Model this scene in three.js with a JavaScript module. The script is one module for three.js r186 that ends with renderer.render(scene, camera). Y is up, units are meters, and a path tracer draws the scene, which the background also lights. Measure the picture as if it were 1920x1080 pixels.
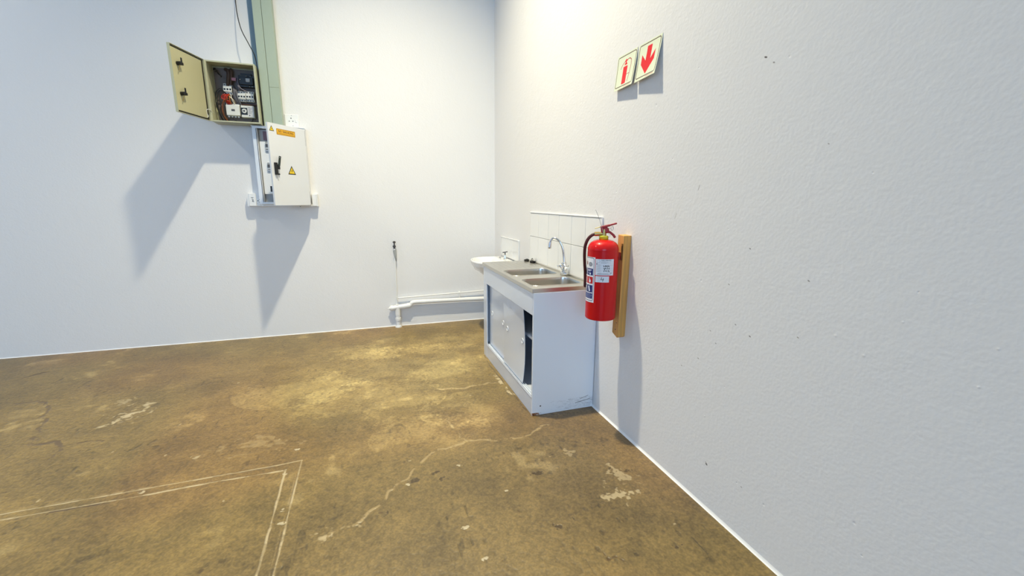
import * as THREE from 'three';
import { RoundedBoxGeometry } from 'three/addons/geometries/RoundedBoxGeometry.js';
import { mergeGeometries } from 'three/addons/utils/BufferGeometryUtils.js';
import { RectAreaLightUniformsLib } from 'three/addons/lights/RectAreaLightUniformsLib.js';

// ---------------------------------------------------------------- camera, light, exposure
const scene = new THREE.Scene();
const V = (x, y, z) => new THREE.Vector3(x, y, z);
const camera = new THREE.PerspectiveCamera(2 * Math.atan(540 / 801.59) * 180 / Math.PI, 1920 / 1080, 0.05, 60);
camera.position.set(-1.521, 1.5, 5.215);
camera.rotation.order = 'YXZ';
camera.rotation.set(-0.2, -0.324, 0.0054);
const renderer = new THREE.WebGLRenderer({ antialias: true });
renderer.toneMapping = THREE.LinearToneMapping;
renderer.toneMappingExposure = 0.98;
renderer.shadowMap.enabled = true;
RectAreaLightUniformsLib.init();
scene.background = new THREE.Color(0.6, 0.75, 1.0);

const ROOM = { x0: -11, x1: 0, z0: 0, z1: 15, h: 6.6 };
const LAMP_Y = 5.69;
// high-bay lamps: x, z, candela, colour
const LAMPS = [   // and the half angle of the beam
  [-1.346, 2.05, 109, [1.0, 0.91, 0.67], 0.96],
  [-5.85, 2.05, 38, [1.0, 0.97, 0.87], 1.22],
  [-1.346, 7.5, 12, [1.0, 1.0, 0.72], 1.22],
  [-5.85, 7.5, 12, [1.0, 1.0, 0.72], 1.22],
  [-1.346, 12.6, 20, [1.0, 0.91, 0.70], 1.22],
  [-5.85, 12.6, 18, [1.0, 0.91, 0.70], 1.22],
];
// unseen frosted windows added for cool daylight fill: [name, centre, size, turn about y, radiance, colour]
const ADDED_WINDOWS = [
  ['added_window_1', [-10.985, 2.6, 5.2], [5.0, 3.4], Math.PI / 2, 0.65, [0.43, 0.60, 1.0]],
  ['added_window_2', [-5.6, 2.7, 14.985], [5.6, 3.4], Math.PI, 4.1, [0.34, 0.61, 1.0]],
];

// ---------------------------------------------------------------- helpers
let seed = 7;
const rnd = () => { seed = (seed + 0x6d2b79f5) | 0; let t = Math.imul(seed ^ (seed >>> 15), 1 | seed); t = (t + Math.imul(t ^ (t >>> 7), 61 | t)) ^ t; return ((t ^ (t >>> 14)) >>> 0) / 4294967296; };
const used = new Map();
function numbered(name) { const n = used.get(name) || 0; used.set(name, n + 1); return n ? `${name}_${String(n).padStart(3, '0')}` : name; }
function shade(o) { o.castShadow = true; o.receiveShadow = true; return o; }
function thing(name, label, category, at = [0, 0, 0], turn = 0, group) {
  const g = new THREE.Group(); g.name = numbered(name); g.position.set(...at); g.rotation.y = turn;
  g.userData = { label, category }; if (group) g.userData.group = group;
  scene.add(g); return g;
}
function part(name, geo, mat, parent, label) {
  const m = shade(new THREE.Mesh(Array.isArray(geo) ? merge(geo) : geo, mat)); m.name = name;
  if (label) m.userData.label = label;
  parent.add(m); return m;
}
function parts(name, list, mat, parent, label) { for (const g of list) part(name, g, mat, parent, label); }
function struct(name, geo, mat) { const m = part(name, geo, mat, scene); m.name = numbered(name); m.userData.kind = 'structure'; return m; }
function merge(list) { return mergeGeometries(list.map((g) => { const h = g.index ? g.toNonIndexed() : g; for (const k of Object.keys(h.attributes)) if (!['position', 'normal', 'uv'].includes(k)) h.deleteAttribute(k); return h; })); }
function bx(x0, x1, y0, y1, z0, z1, r = 0.002) {
  const w = x1 - x0, h = y1 - y0, d = z1 - z0, rr = Math.min(r, w * 0.45, h * 0.45, d * 0.45);
  const g = rr > 0 ? new RoundedBoxGeometry(w, h, d, 2, rr) : new THREE.BoxGeometry(w, h, d);
  g.translate((x0 + x1) / 2, (y0 + y1) / 2, (z0 + z1) / 2); return g;
}
function cyl(a, b, r0, r1 = r0, seg = 20) {
  const A = V(...a), B = V(...b), d = B.clone().sub(A), g = new THREE.CylinderGeometry(r1, r0, d.length(), seg);
  g.applyQuaternion(new THREE.Quaternion().setFromUnitVectors(V(0, 1, 0), d.normalize())); const c = A.add(B).multiplyScalar(0.5);
  g.translate(c.x, c.y, c.z); return g;
}
function ball(x, y, z, r, sy = 1) { const g = new THREE.SphereGeometry(r, 16, 12); g.scale(1, sy, 1); g.translate(x, y, z); return g; }
function tube(pts, r, seg = 48, rad = 10, tension = 0.5) {
  const P = pts.map((p) => V(...p)), c = new THREE.CatmullRomCurve3(P, false, 'centripetal', tension);
  return merge([new THREE.TubeGeometry(c, seg, r, rad, false), ball(...pts[0], r), ball(...pts[pts.length - 1], r)]);
}
function lathe(profile, seg = 40, at = [0, 0, 0]) { const g = new THREE.LatheGeometry(profile.map(([r, y]) => new THREE.Vector2(r, y)), seg); g.translate(...at); return g; }
function grid(nu, nv, f) {           // sheet of quads: f(u, v) -> [x, y, z]
  const p = [], uv = [], ix = [];
  for (let j = 0; j <= nv; j++) for (let i = 0; i <= nu; i++) { p.push(...f(i / nu, j / nv)); uv.push(i / nu, j / nv); }
  for (let j = 0; j < nv; j++) for (let i = 0; i < nu; i++) { const a = j * (nu + 1) + i, b = a + 1, c = a + nu + 1, d = c + 1; ix.push(a, b, d, a, d, c); }
  const g = new THREE.BufferGeometry();
  g.setAttribute('position', new THREE.Float32BufferAttribute(p, 3)); g.setAttribute('uv', new THREE.Float32BufferAttribute(uv, 2)); g.setIndex(ix); g.computeVertexNormals(); return g;
}
function plate(nu, nv, f, n, t) {    // a sheet with thickness t along n(u,v)
  const off = (u, v) => { const p = f(u, v), k = n(u, v); return [p[0] + k[0] * t, p[1] + k[1] * t, p[2] + k[2] * t]; };
  const rim = (g) => grid(40, 1, (u, s) => { const q = g(u); return s < 0.5 ? f(...q) : off(...q); });
  return merge([grid(nu, nv, f), grid(nu, nv, (u, v) => off(1 - u, v)), rim((u) => [u, 0]), rim((u) => [1 - u, 1]), rim((u) => [0, 1 - u]), rim((u) => [1, u])]);
}
function metreUV(geo, s, ou = 0, ov = 0) {  // uv in metres divided by s, by the way each face points
  const g = geo.index ? geo.toNonIndexed() : geo, p = g.attributes.position, n = g.attributes.normal, uv = new Float32Array(p.count * 2);
  for (let i = 0; i < p.count; i++) {
    const ax = Math.abs(n.getX(i)), ay = Math.abs(n.getY(i)), az = Math.abs(n.getZ(i));
    const [a, b] = ay > ax && ay > az ? [p.getX(i), p.getZ(i)] : ax > az ? [p.getZ(i), p.getY(i)] : [p.getX(i), p.getY(i)];
    uv[2 * i] = (a - ou) / s; uv[2 * i + 1] = (b - ov) / s;
  }
  g.setAttribute('uv', new THREE.BufferAttribute(uv, 2)); return g;
}
function extrude(shape, depth, bevel = 0) {
  return new THREE.ExtrudeGeometry(shape, { depth, bevelEnabled: bevel > 0, bevelThickness: bevel, bevelSize: bevel, bevelSegments: 2, curveSegments: 16 });
}
function roundRect(S, x0, x1, y0, y1, r) {
  S.moveTo(x0 + r, y0); S.lineTo(x1 - r, y0); S.absarc(x1 - r, y0 + r, r, -Math.PI / 2, 0); S.lineTo(x1, y1 - r); S.absarc(x1 - r, y1 - r, r, 0, Math.PI / 2);
  S.lineTo(x0 + r, y1); S.absarc(x0 + r, y1 - r, r, Math.PI / 2, Math.PI); S.lineTo(x0, y0 + r); S.absarc(x0 + r, y0 + r, r, Math.PI, Math.PI * 1.5); return S;
}
// smooth lattice noise that repeats every n cells
const lattices = new Map();
function lattice(n, k) { const key = n * 97 + k; if (!lattices.has(key)) { let s = key * 7919 + 13; const a = new Float32Array(n * n); for (let i = 0; i < a.length; i++) { s = (Math.imul(s, 1664525) + 1013904223) | 0; a[i] = ((s >>> 8) & 0xffff) / 65535; } lattices.set(key, a); } return lattices.get(key); }
function noise(u, v, n, k = 0, m = n) {   // n cells across u, m across v (m <= n)
  const a = lattice(n, k), x = (u - Math.floor(u)) * n, y = (v - Math.floor(v)) * m, i = Math.floor(x), j = Math.floor(y);
  let f = x - i, g = y - j; f = f * f * (3 - 2 * f); g = g * g * (3 - 2 * g);
  const i0 = i % n, i1 = (i + 1) % n, j0 = (j % m) * n, j1 = ((j + 1) % m) * n;
  return (a[j0 + i0] * (1 - f) + a[j0 + i1] * f) * (1 - g) + (a[j1 + i0] * (1 - f) + a[j1 + i1] * f) * g;
}
const step = (a, b, x) => { const t = Math.min(1, Math.max(0, (x - a) / (b - a))); return t * t * (3 - 2 * t); };
function dataTex(n, m, fn, srgb) {
  const d = new Uint8Array(n * m * 4);
  for (let j = 0; j < m; j++) for (let i = 0; i < n; i++) { const c = fn((i + 0.5) / n, (j + 0.5) / m, i, j), o = 4 * (j * n + i); d[o] = Math.max(0, Math.min(255, c[0])); d[o + 1] = Math.max(0, Math.min(255, c[1])); d[o + 2] = Math.max(0, Math.min(255, c[2])); d[o + 3] = 255; }
  const t = new THREE.DataTexture(d, n, m); t.wrapS = t.wrapT = THREE.RepeatWrapping; t.magFilter = THREE.LinearFilter; if (srgb) t.colorSpace = THREE.SRGBColorSpace; t.needsUpdate = true; return t;
}
function canvasTex(w, h, draw) {
  const c = document.createElement('canvas'); c.width = w; c.height = h; const x = c.getContext('2d'); draw(x, w, h);
  const t = new THREE.CanvasTexture(c); t.colorSpace = THREE.SRGBColorSpace; return t;
}
const std = (color, roughness = 0.6, metalness = 0, extra = {}) => new THREE.MeshStandardMaterial({ color, roughness, metalness, ...extra });
const phys = (color, roughness, extra = {}) => new THREE.MeshPhysicalMaterial({ color, roughness, ...extra });

// ---------------------------------------------------------------- materials
const WALL_M = 4;
// thick roller paint over hand-floated plaster: stipple, trowel ridges, pinholes
const wallBump = (() => {
  const N = 2048, H = new Float32Array(N * N);
  for (let j = 0; j < N; j++) for (let i = 0; i < N; i++) {
    const u = i / N, v = j / N;
    const ridge = Math.pow(1 - Math.abs(2 * noise(u + 0.02 * noise(u, v, 16, 4), v, 24, 1, 12) - 1), 6) * step(0.5, 0.75, noise(u, v, 9, 2));
    H[j * N + i] = 0.45 + 0.2 * (noise(u, v, 12, 3) - 0.5) + 0.16 * (noise(u, v, 110, 5) - 0.5) * step(0.3, 0.8, noise(u, v, 14, 8)) + 0.13 * (noise(u, v, 420, 6) - 0.5) + 0.05 * (noise(u, v, 1000, 7) - 0.5) + 0.12 * ridge;
  }
  for (let k = 0; k < 150; k++) {    // pits and lumps in the skim coat
    const cx = rnd() * N, cy = rnd() * N, r = 1.2 + 2.2 * rnd() * rnd(), a = (rnd() < 0.6 ? -0.5 : 0.35);
    for (let y = -6; y <= 6; y++) for (let x = -6; x <= 6; x++) { const d = Math.hypot(x, y) / r; if (d < 1.6) H[((cy + y + N | 0) % N) * N + ((cx + x + N | 0) % N)] += a * Math.exp(-d * d * 1.6); }
  }
  return dataTex(N, N, (u, v, i, j) => { const h = 255 * H[j * N + i]; return [h, h, h]; });
})();
const M = {};
M.wall = std(new THREE.Color(0.80, 0.795, 0.785), 0.75, 0, { bumpMap: wallBump, bumpScale: 0.003 });
M.ceiling = std(new THREE.Color(0.72, 0.72, 0.71), 0.9);
M.trim = std(new THREE.Color(0.84, 0.84, 0.83), 0.6);

// worn brown screed: tone patches, dark grain, pale repaired cracks, mortar scars and the edges of a filled chase
const FLOOR_M = 6;
const [floorMap, floorBump] = (() => {
  const N = 2048, C = new Float32Array(N * N * 3), B = new Float32Array(N * N);
  for (let j = 0; j < N; j++) for (let i = 0; i < N; i++) {
    const u = i / N, v = j / N, o = 3 * (j * N + i);
    const w1 = noise(u, v, 5, 11), w2 = noise(u + 0.03 * w1, v, 13, 12), w3 = noise(u, v + 0.02 * w2, 37, 13), w4 = noise(u, v, 120, 14), w5 = noise(u, v, 400, 15), w6 = noise(u, v, 1024, 16);
    const grey = step(0.45, 0.8, noise(u, v, 4, 17)), red = step(0.5, 0.85, noise(u, v, 7, 18));
    let L = 1 + 0.11 * (w1 - 0.5) + 0.15 * (w2 - 0.5) + 0.15 * (w3 - 0.5) + 0.09 * (w4 - 0.5) + 0.17 * (w5 - 0.5) + 0.24 * (w6 - 0.5);
    const speck = step(0.80, 0.9, noise(u, v, 300, 19, 150)) * step(0.45, 0.8, noise(u, v, 30, 20));
    L -= 0.17 * speck;
    const worn = step(0.66, 0.85, w3 * 0.6 + w4 * 0.4) * step(0.45, 0.7, noise(u, v, 9, 21));
    let r = 124 * L, g = 104 * L, b = 60 * L;
    r += 2 * red - 3 * grey; g += -3 * red - 2 * grey; b += -2 * red + 6 * grey;
    r += 22 * worn; g += 22 * worn; b += 20 * worn;
    C[o] = r; C[o + 1] = g; C[o + 2] = b;
    B[j * N + i] = 0.5 + 0.2 * (w3 - 0.5) + 0.2 * (w4 - 0.5) + 0.25 * (w5 - 0.5) + 0.15 * (w6 - 0.5) - 0.25 * speck;
  }
  const px = (x, z) => [((x / FLOOR_M) - Math.floor(x / FLOOR_M)) * N, ((z / FLOOR_M) - Math.floor(z / FLOOR_M)) * N];
  function stroke(pts, width, tint, amount, rough, bump, salt, gap = 1) {   // pts in metres; tint sRGB
    for (let s = 0; s + 1 < pts.length; s++) {
      const [ax, az] = pts[s], [cx, cz] = pts[s + 1], l = Math.hypot(cx - ax, cz - az), n = Math.ceil(l / 0.002);
      for (let k = 0; k <= n; k++) {
        const t = k / n, x0 = ax + (cx - ax) * t, z0 = az + (cz - az) * t, wob = rough * (noise(x0 * 0.35 + salt, z0 * 0.35, 64, 31) - 0.5);
        const [u, v] = px(x0 + wob * (cz - az) / l, z0 - wob * (cx - ax) / l), w = width * (0.45 + 1.1 * noise(x0 * 0.21 + salt, z0 * 0.21, 50, 32)) / FLOOR_M * N;
        for (let y = Math.floor(v - w - 1); y <= v + w + 1; y++) for (let x = Math.floor(u - w - 1); x <= u + w + 1; x++) {
          const d = Math.hypot(x - u, y - v) / Math.max(w, 0.6); if (d > 1.2) continue;
          const q = ((y + N) % N) * N + ((x + N) % N), patch = 1 - gap + gap * step(0.28, 0.6, noise(x / N, y / N, 180, 33) * 0.6 + noise(x / N, y / N, 600, 34) * 0.4), a = amount * patch * step(1.2, 0.5, d) * 0.4;
          for (let c = 0; c < 3; c++) C[3 * q + c] += (tint[c] - C[3 * q + c]) * a;
          B[q] += bump * a;
        }
      }
    }
  }
  function blot(x, z, rx, rz, tint, amount, scale, cut, salt, bump) {   // ragged patch
    const [u, v] = px(x, z), W = rx / FLOOR_M * N, D = rz / FLOOR_M * N;
    for (let y = Math.floor(v - D); y <= v + D; y++) for (let X = Math.floor(u - W); X <= u + W; X++) {
      const d = Math.hypot((X - u) / W, (y - v) / D); if (d > 1) continue;
      const q = ((y + N) % N) * N + ((X + N) % N), n = 0.55 * noise(X / N + salt, y / N, scale, 41) + 0.45 * noise(X / N, y / N + salt, scale * 3, 42), a = amount * step(cut, cut + 0.12, n + 0.25 * (1 - d) - 0.12);
      for (let c = 0; c < 3; c++) C[3 * q + c] += (tint[c] - C[3 * q + c]) * a; B[q] += bump * a;
    }
  }
  const pale = [166, 144, 101], chalk = [190, 173, 138], dark = [84, 66, 38];
  stroke([[-0.428, 2.741], [-0.592, 2.835], [-0.704, 2.848], [-0.872, 2.798], [-0.995, 2.782], [-1.138, 2.816], [-1.235, 2.828], [-1.316, 2.926], [-1.381, 3.027], [-1.447, 3.079], [-1.511, 3.153], [-1.561, 3.228], [-1.633, 3.295], [-1.727, 3.323], [-1.807, 3.358]], 0.0105, pale, 0.6, 0.03, 0.3, 0.1);
  stroke([[-0.995, 2.782], [-1.037, 2.708], [-1.048, 2.602], [-1.076, 2.498], [-1.114, 2.443]], 0.009, pale, 0.5, 0.03, 0.2, 0.2);
  stroke([[-1.065, 1.95], [-0.85, 1.992], [-0.575, 1.959]], 0.012, pale, 0.45, 0.03, 0.2, 0.3);
  stroke([[-0.534, 1.821], [-0.526, 1.996], [-0.511, 2.233]], 0.016, chalk, 0.55, 0.02, 0.6, 0.4);
  stroke([[-0.50, 1.3], [-0.515, 1.6], [-0.505, 2.1], [-0.497, 2.58]], 0.006, dark, 0.6, 0.01, -0.2, 0.45);
  stroke([[-1.111, 3.737], [-1.058, 3.733], [-1.027, 3.717], [-0.946, 3.716], [-0.893, 3.722]], 0.0022, dark, 0.9, 0.02, -0.6, 0.5);
  stroke([[-0.633, 3.79], [-0.63, 3.869], [-0.567, 3.889]], 0.008, dark, 0.6, 0.04, -0.4, 0.6);
  stroke([[-4.094, 1.245], [-3.929, 1.245], [-3.807, 1.396], [-3.712, 1.643], [-3.63, 1.861], [-3.585, 1.962], [-3.468, 1.986], [-3.373, 2.113], [-3.394, 2.209]], 0.012, [98, 80, 54], 0.5, 0.04, -0.3, 0.7);
  stroke([[-3.30, 1.86], [-3.281, 1.817], [-3.203, 1.721], [-3.12, 1.539]], 0.024, [186, 170, 136], 0.38, 0.09, 0.4, 0.77);
  stroke([[-3.398, 2.065], [-3.319, 2.049], [-3.188, 2.048]], 0.01, dark, 0.5, 0.03, -0.3, 0.8);
  stroke([[-4.379, 0.65], [-4.309, 0.548], [-4.2, 0.53]], 0.012, dark, 0.5, 0.03, -0.3, 0.85);
  blot(-0.36, 3.5, 0.13, 0.11, chalk, 0.75, 150, 0.55, 0.3, 0.5); blot(-0.27, 3.40, 0.11, 0.14, chalk, 0.6, 160, 0.56, 0.37, 0.5);
  blot(-0.44, 3.1, 0.13, 0.06, chalk, 0.5, 140, 0.58, 0.51, 0.3); blot(-3.2, 1.68, 0.14, 0.2, chalk, 0.65, 130, 0.57, 0.62, 0.4); blot(-3.35, 1.45, 0.12, 0.08, chalk, 0.5, 140, 0.58, 0.72, 0.4);
  blot(-2.55, 2.44, 0.05, 0.03, chalk, 0.7, 110, 0.45, 0.12, 0.5); blot(-2.25, 2.42, 0.35, 0.14, pale, 0.5, 90, 0.56, 0.22, 0.2); blot(-1.75, 3.34, 0.12, 0.05, chalk, 0.55, 150, 0.55, 0.92, 0.3);
  // ragged lighter patches on the floor by the sink, grain kept
  for (const [x, z, rx, rz] of [[-1.25, 1.25, 0.9, 0.5], [-0.95, 0.75, 0.75, 0.35], [-1.6, 2.0, 0.6, 0.4], [-0.85, 2.35, 0.4, 0.3], [-2.1, 1.6, 0.5, 0.35], [-1.2, 2.6, 0.4, 0.25], [-0.9, 1.55, 0.35, 0.45], [-1.7, 0.9, 0.5, 0.3]]) {
    const [u, v] = px(x, z), W = rx / FLOOR_M * N, D = rz / FLOOR_M * N;
    for (let y = Math.floor(v - D); y <= v + D; y++) for (let X = Math.floor(u - W); X <= u + W; X++) {
      const d = Math.hypot((X - u) / W, (y - v) / D); if (d > 1) continue;
      const q = ((y + N) % N) * N + ((X + N) % N), n = 0.45 * noise(X / N + rx, y / N, 26, 43) + 0.3 * noise(X / N, y / N + rz, 90, 44) + 0.25 * noise(X / N, y / N, 420, 45), a = step(0.32, 0.72, n + 0.24 * (1 - d) - 0.08);
      C[3 * q] += 25 * a; C[3 * q + 1] += 24 * a; C[3 * q + 2] += 18 * a;
    }
  }
  for (const [x, z] of [[-0.274, 3.315], [-0.188, 3.361], [-1.199, 3.105], [-1.232, 3.04], [-1.364, 3.069], [-0.69, 3.216], [-1.526, 3.282], [-0.3, 3.9], [-0.18, 3.62], [-0.75, 3.62]]) blot(x, z, 0.02 + 0.02 * rnd(), 0.014 + 0.014 * rnd(), [66, 52, 30], 0.8, 220, 0.48, rnd(), -0.5);
  for (const [x, z] of [[-1.1, 3.016], [-0.915, 3.308], [-1.17, 3.493], [-1.124, 3.698], [-1.398, 3.096], [-2.724, 2.728], [-2.003, 3.099], [-2.042, 2.79], [-2.01, 3.07], [-1.99, 3.2], [-2.016, 2.541]]) blot(x, z, 0.012 + 0.012 * rnd(), 0.009 + 0.009 * rnd(), [206, 194, 166], 0.75, 200, 0.42, rnd(), 0.4);
  for (let k = 0; k < 110; k++) { const x = -4.2 * rnd() - 0.05, z = 0.8 + 4 * rnd(); blot(x, z, 0.006 + 0.012 * rnd() * rnd(), 0.005 + 0.008 * rnd(), rnd() < 0.62 ? dark : chalk, 0.7, 240, 0.4, rnd(), -0.2); }
  for (const [p, w, t, a] of [   // smeared edges of the chase that was cut along the floor and filled again
    [[[-6, 2.712], [-3.291, 2.711], [-2.6, 2.697], [-2.14, 2.69]], 0.0055, chalk, 0.95], [[[-3.6, 2.70], [-2.7, 2.688]], 0.004, pale, 0.6], [[[-2.14, 2.69], [-1.966, 2.676]], 0.0055, chalk, 0.9],
    [[[-6, 2.77], [-3.2, 2.76], [-2.705, 2.760], [-2.397, 2.748], [-2.054, 2.753]], 0.006, chalk, 0.95],
    [[[-1.969, 2.672], [-1.972, 3.055], [-1.968, 3.317], [-1.97, 3.512], [-1.97, 4.6]], 0.005, chalk, 1], [[[-1.982, 2.72], [-1.986, 3.4], [-1.985, 4.6]], 0.003, pale, 0.7],
    [[[-2.045, 2.745], [-2.039, 3.015], [-2.035, 3.309], [-2.034, 3.491], [-2.034, 4.6]], 0.0055, chalk, 0.95],
    [[[-3.077, 2.766], [-2.964, 2.77], [-2.859, 2.772]], 0.009, dark, 0.9], [[[-2.412, 2.697], [-2.295, 2.699], [-2.107, 2.694]], 0.0035, dark, 0.9], [[[-1.976, 2.9], [-1.978, 3.6]], 0.002, dark, 0.7], [[[-2.028, 3.1], [-2.027, 3.6]], 0.002, dark, 0.7],
  ]) stroke(p, w, t, a * 0.85, 0.003, t === dark ? -0.6 : 0.5, 0.9, t === chalk ? 0.6 : 1);
  const col = dataTex(N, N, (u, v, i, j) => { const o = 3 * (j * N + i); return [C[o], C[o + 1], C[o + 2]]; }, true);
  const bmp = dataTex(N, N, (u, v, i, j) => { const h = 255 * B[j * N + i]; return [h, h, h]; });
  return [col, bmp];
})();
M.floor = std(0xffffff, 0.40, 0, { map: floorMap, bumpMap: floorBump, bumpScale: 0.004 });

M.column = std(new THREE.Color(0.375, 0.445, 0.35), 0.5);
M.beige = std(new THREE.Color(0.49, 0.49, 0.33), 0.45);
M.beigeIn = std(new THREE.Color(0.47, 0.45, 0.27), 0.5);
M.black = std(0x0b0b0c, 0.45);
M.rubber = std(0x131313, 0.7);
M.gasket = std(0x1c1a10, 0.8);
M.whitePaint = phys(new THREE.Color(0.70, 0.72, 0.74), 0.35, { clearcoat: 0.3, clearcoatRoughness: 0.25 });
M.whitePlastic = std(new THREE.Color(0.82, 0.82, 0.80), 0.4);
M.greyPlastic = std(new THREE.Color(0.42, 0.42, 0.42), 0.5);
M.greyDark = std(new THREE.Color(0.07, 0.07, 0.075), 0.5);
M.deviceWhite = std(new THREE.Color(0.72, 0.72, 0.68), 0.45);
M.backplate = std(new THREE.Color(0.15, 0.122, 0.112), 0.6);
M.chrome = std(new THREE.Color(0.75, 0.75, 0.74), 0.14, 1);
M.steel = std(new THREE.Color(0.62, 0.60, 0.55), 0.32, 1);
M.brass = std(new THREE.Color(0.45, 0.33, 0.12), 0.35, 1);
M.ceramic = phys(new THREE.Color(0.86, 0.86, 0.84), 0.12, { clearcoat: 0.6, clearcoatRoughness: 0.05 });
M.tile = phys(new THREE.Color(0.82, 0.82, 0.80), 0.15, { clearcoat: 0.4, clearcoatRoughness: 0.08 });
M.grout = std(new THREE.Color(0.22, 0.22, 0.21), 0.9);
M.cabinet = phys(new THREE.Color(0.66, 0.72, 0.82), 0.22, { clearcoat: 0.4, clearcoatRoughness: 0.12 });
M.red = phys(new THREE.Color(0.60, 0.001, 0.003), 0.38, { specularIntensity: 0.45, clearcoat: 0.3, clearcoatRoughness: 0.05 });
M.redDark = std(new THREE.Color(0.33, 0.005, 0.008), 0.45);
M.collar = std(new THREE.Color(0.62, 0.60, 0.03), 0.4);
M.wood = (() => {
  const t = dataTex(256, 1024, (u, v) => {
    const warp = u + 0.05 * noise(u, v, 6, 51, 3), rings = 0.5 + 0.5 * Math.sin(46 * warp + 5 * noise(u, v, 4, 52, 2)), fine = noise(u, v, 128, 53, 10), big = noise(u, v, 6, 54, 3);
    const L = 0.86 + 0.16 * rings * fine + 0.12 * (big - 0.5) - 0.25 * step(0.82, 0.95, noise(u, v, 14, 55, 7)) * fine;
    return [234 * L, 176 * L, 99 * L - 8 * rings];
  }, true);
  return std(0xffffff, 0.6, 0, { map: t });
})();

// ---------------------------------------------------------------- structure
const T = 0.2;
struct('floor', metreUV(new THREE.BoxGeometry(11 + 2 * T, T, 15 + 2 * T).translate(-5.5, -T / 2, 7.5), FLOOR_M), M.floor);
struct('ceiling', new THREE.BoxGeometry(11 + 2 * T, T, 15 + 2 * T).translate(-5.5, ROOM.h + T / 2, 7.5), M.ceiling);
struct('wall_back', metreUV(new THREE.BoxGeometry(11 + 2 * T, ROOM.h, T).translate(-5.5, ROOM.h / 2, -T / 2), WALL_M), M.wall);
// small chips and scuffs in the paint of the right wall
const chips = canvasTex(2048, 2048, (x, w, h) => {
  x.fillStyle = '#e7e6e5'; x.fillRect(0, 0, w, h);
  const dot = (z, y, r, c, len = 0, an = 0) => { x.save(); x.translate((z % WALL_M) / WALL_M * w, h - (y % WALL_M) / WALL_M * h); x.rotate(an); x.fillStyle = c; x.beginPath(); x.ellipse(0, 0, 0.62 * r + len * 0.75, 0.62 * r, 0, 0, 7); x.fill(); x.restore(); };
  for (const [y, z, r, c] of [[2.06, 3.8, 2.4, '#5a5450'], [2.03, 3.84, 1.8, '#8e8a86'], [1.31, 3.83, 1.6, '#77736f'], [0.23, 3.72, 2.2, '#5d5852'], [1.14, 3.74, 1.5, '#8a8682'], [0.94, 3.88, 1.8, '#6f6b66'], [0.25, 3.93, 1.4, '#9a958f'], [0.97, 3.8, 1.6, '#86827d'], [0.74, 3.6, 1.6, '#837f79'], [0.66, 3.49, 1.4, '#8a8680'], [1.22, 0.1, 1.6, '#7d7974'], [1.0, 0.09, 1.5, '#8a8680'], [1.7, 0.1, 1.2, '#8e8a85'], [0.85, 3.7, 1.4, '#8a8680'], [0.9, 3.66, 1.3, '#8a8680']]) dot(z, y, r, c, 1.2 * r, 0.4);
  dot(3.5, 1.57, 1.2, '#9c9893', 9, 1.9); dot(3.35, 1.43, 1, '#a9a5a0', 12, 1.9); dot(3.72, 0.235, 1.2, '#6b665f', 6, 0.7);
}); chips.wrapS = chips.wrapT = THREE.RepeatWrapping;
M.wallRight = std(0xffffff, 0.75, 0, { map: chips, bumpMap: wallBump, bumpScale: 0.003 });
struct('wall_right', metreUV(new THREE.BoxGeometry(T, ROOM.h, 15).translate(T / 2, ROOM.h / 2, 7.5), WALL_M), M.wallRight);
struct('wall_left', metreUV(new THREE.BoxGeometry(T, ROOM.h, 15).translate(-11 - T / 2, ROOM.h / 2, 7.5), WALL_M), M.wall);
struct('wall_front', metreUV(new THREE.BoxGeometry(11 + 2 * T, ROOM.h, T).translate(-5.5, ROOM.h / 2, 15 + T / 2), WALL_M), M.wall);
// painted plaster fillets where the walls meet the floor
function fillet(len, w, h) { const s = new THREE.Shape(); s.moveTo(0, 0); s.lineTo(w, 0); s.quadraticCurveTo(w * 0.35, h * 0.25, 0, h); s.lineTo(0, 0); return extrude(s, len); }
struct('trim_1', fillet(15, 0.010, 0.014).rotateY(Math.PI).translate(0, 0, 15), M.trim);
struct('trim_2', fillet(11, 0.006, 0.008).rotateY(-Math.PI / 2), M.trim);

for (const [name, c, [w, h], turn, rad, col] of ADDED_WINDOWS) {  // added windows out of view, glowing as blue fill
  const m = std(0xffffff, 0.5, 0, { emissive: new THREE.Color(...col), emissiveIntensity: rad });
  const g = new THREE.Group(); g.name = name; g.userData.kind = 'structure'; g.position.set(...c); g.rotation.y = turn; scene.add(g);
  part('added_window_frame', [bx(-w / 2 - 0.08, w / 2 + 0.08, -h / 2 - 0.08, -h / 2, -0.01, 0.05), bx(-w / 2 - 0.08, w / 2 + 0.08, h / 2, h / 2 + 0.08, -0.01, 0.05), bx(-w / 2 - 0.08, -w / 2, -h / 2, h / 2, -0.01, 0.05), bx(w / 2, w / 2 + 0.08, -h / 2, h / 2, -0.01, 0.05)], M.greyPlastic, g);
  part('added_pane', new THREE.BoxGeometry(w, h, 0.008).translate(0, 0, 0.004), m, g);
  const l = new THREE.RectAreaLight(new THREE.Color(...col), rad, w, h);
  l.position.set(c[0] + Math.sin(turn) * 0.03, c[1], c[2] + Math.cos(turn) * 0.03);
  l.lookAt(l.position.clone().add(V(Math.sin(turn), 0, Math.cos(turn)))); l.rotateY(0); scene.add(l);
  l.rotation.set(0, turn + Math.PI, 0);
}
const lampSpots = ['nearest the back right corner, above the sink', 'second from the right along the back wall', 'above and behind the camera on the right', 'above and behind the camera on the left', 'far behind the camera on the right', 'far behind the camera on the left'];
const lampLens = new THREE.MeshStandardMaterial({ color: 0xffffff, emissive: 0xffffff, emissiveIntensity: 3 });
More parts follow.
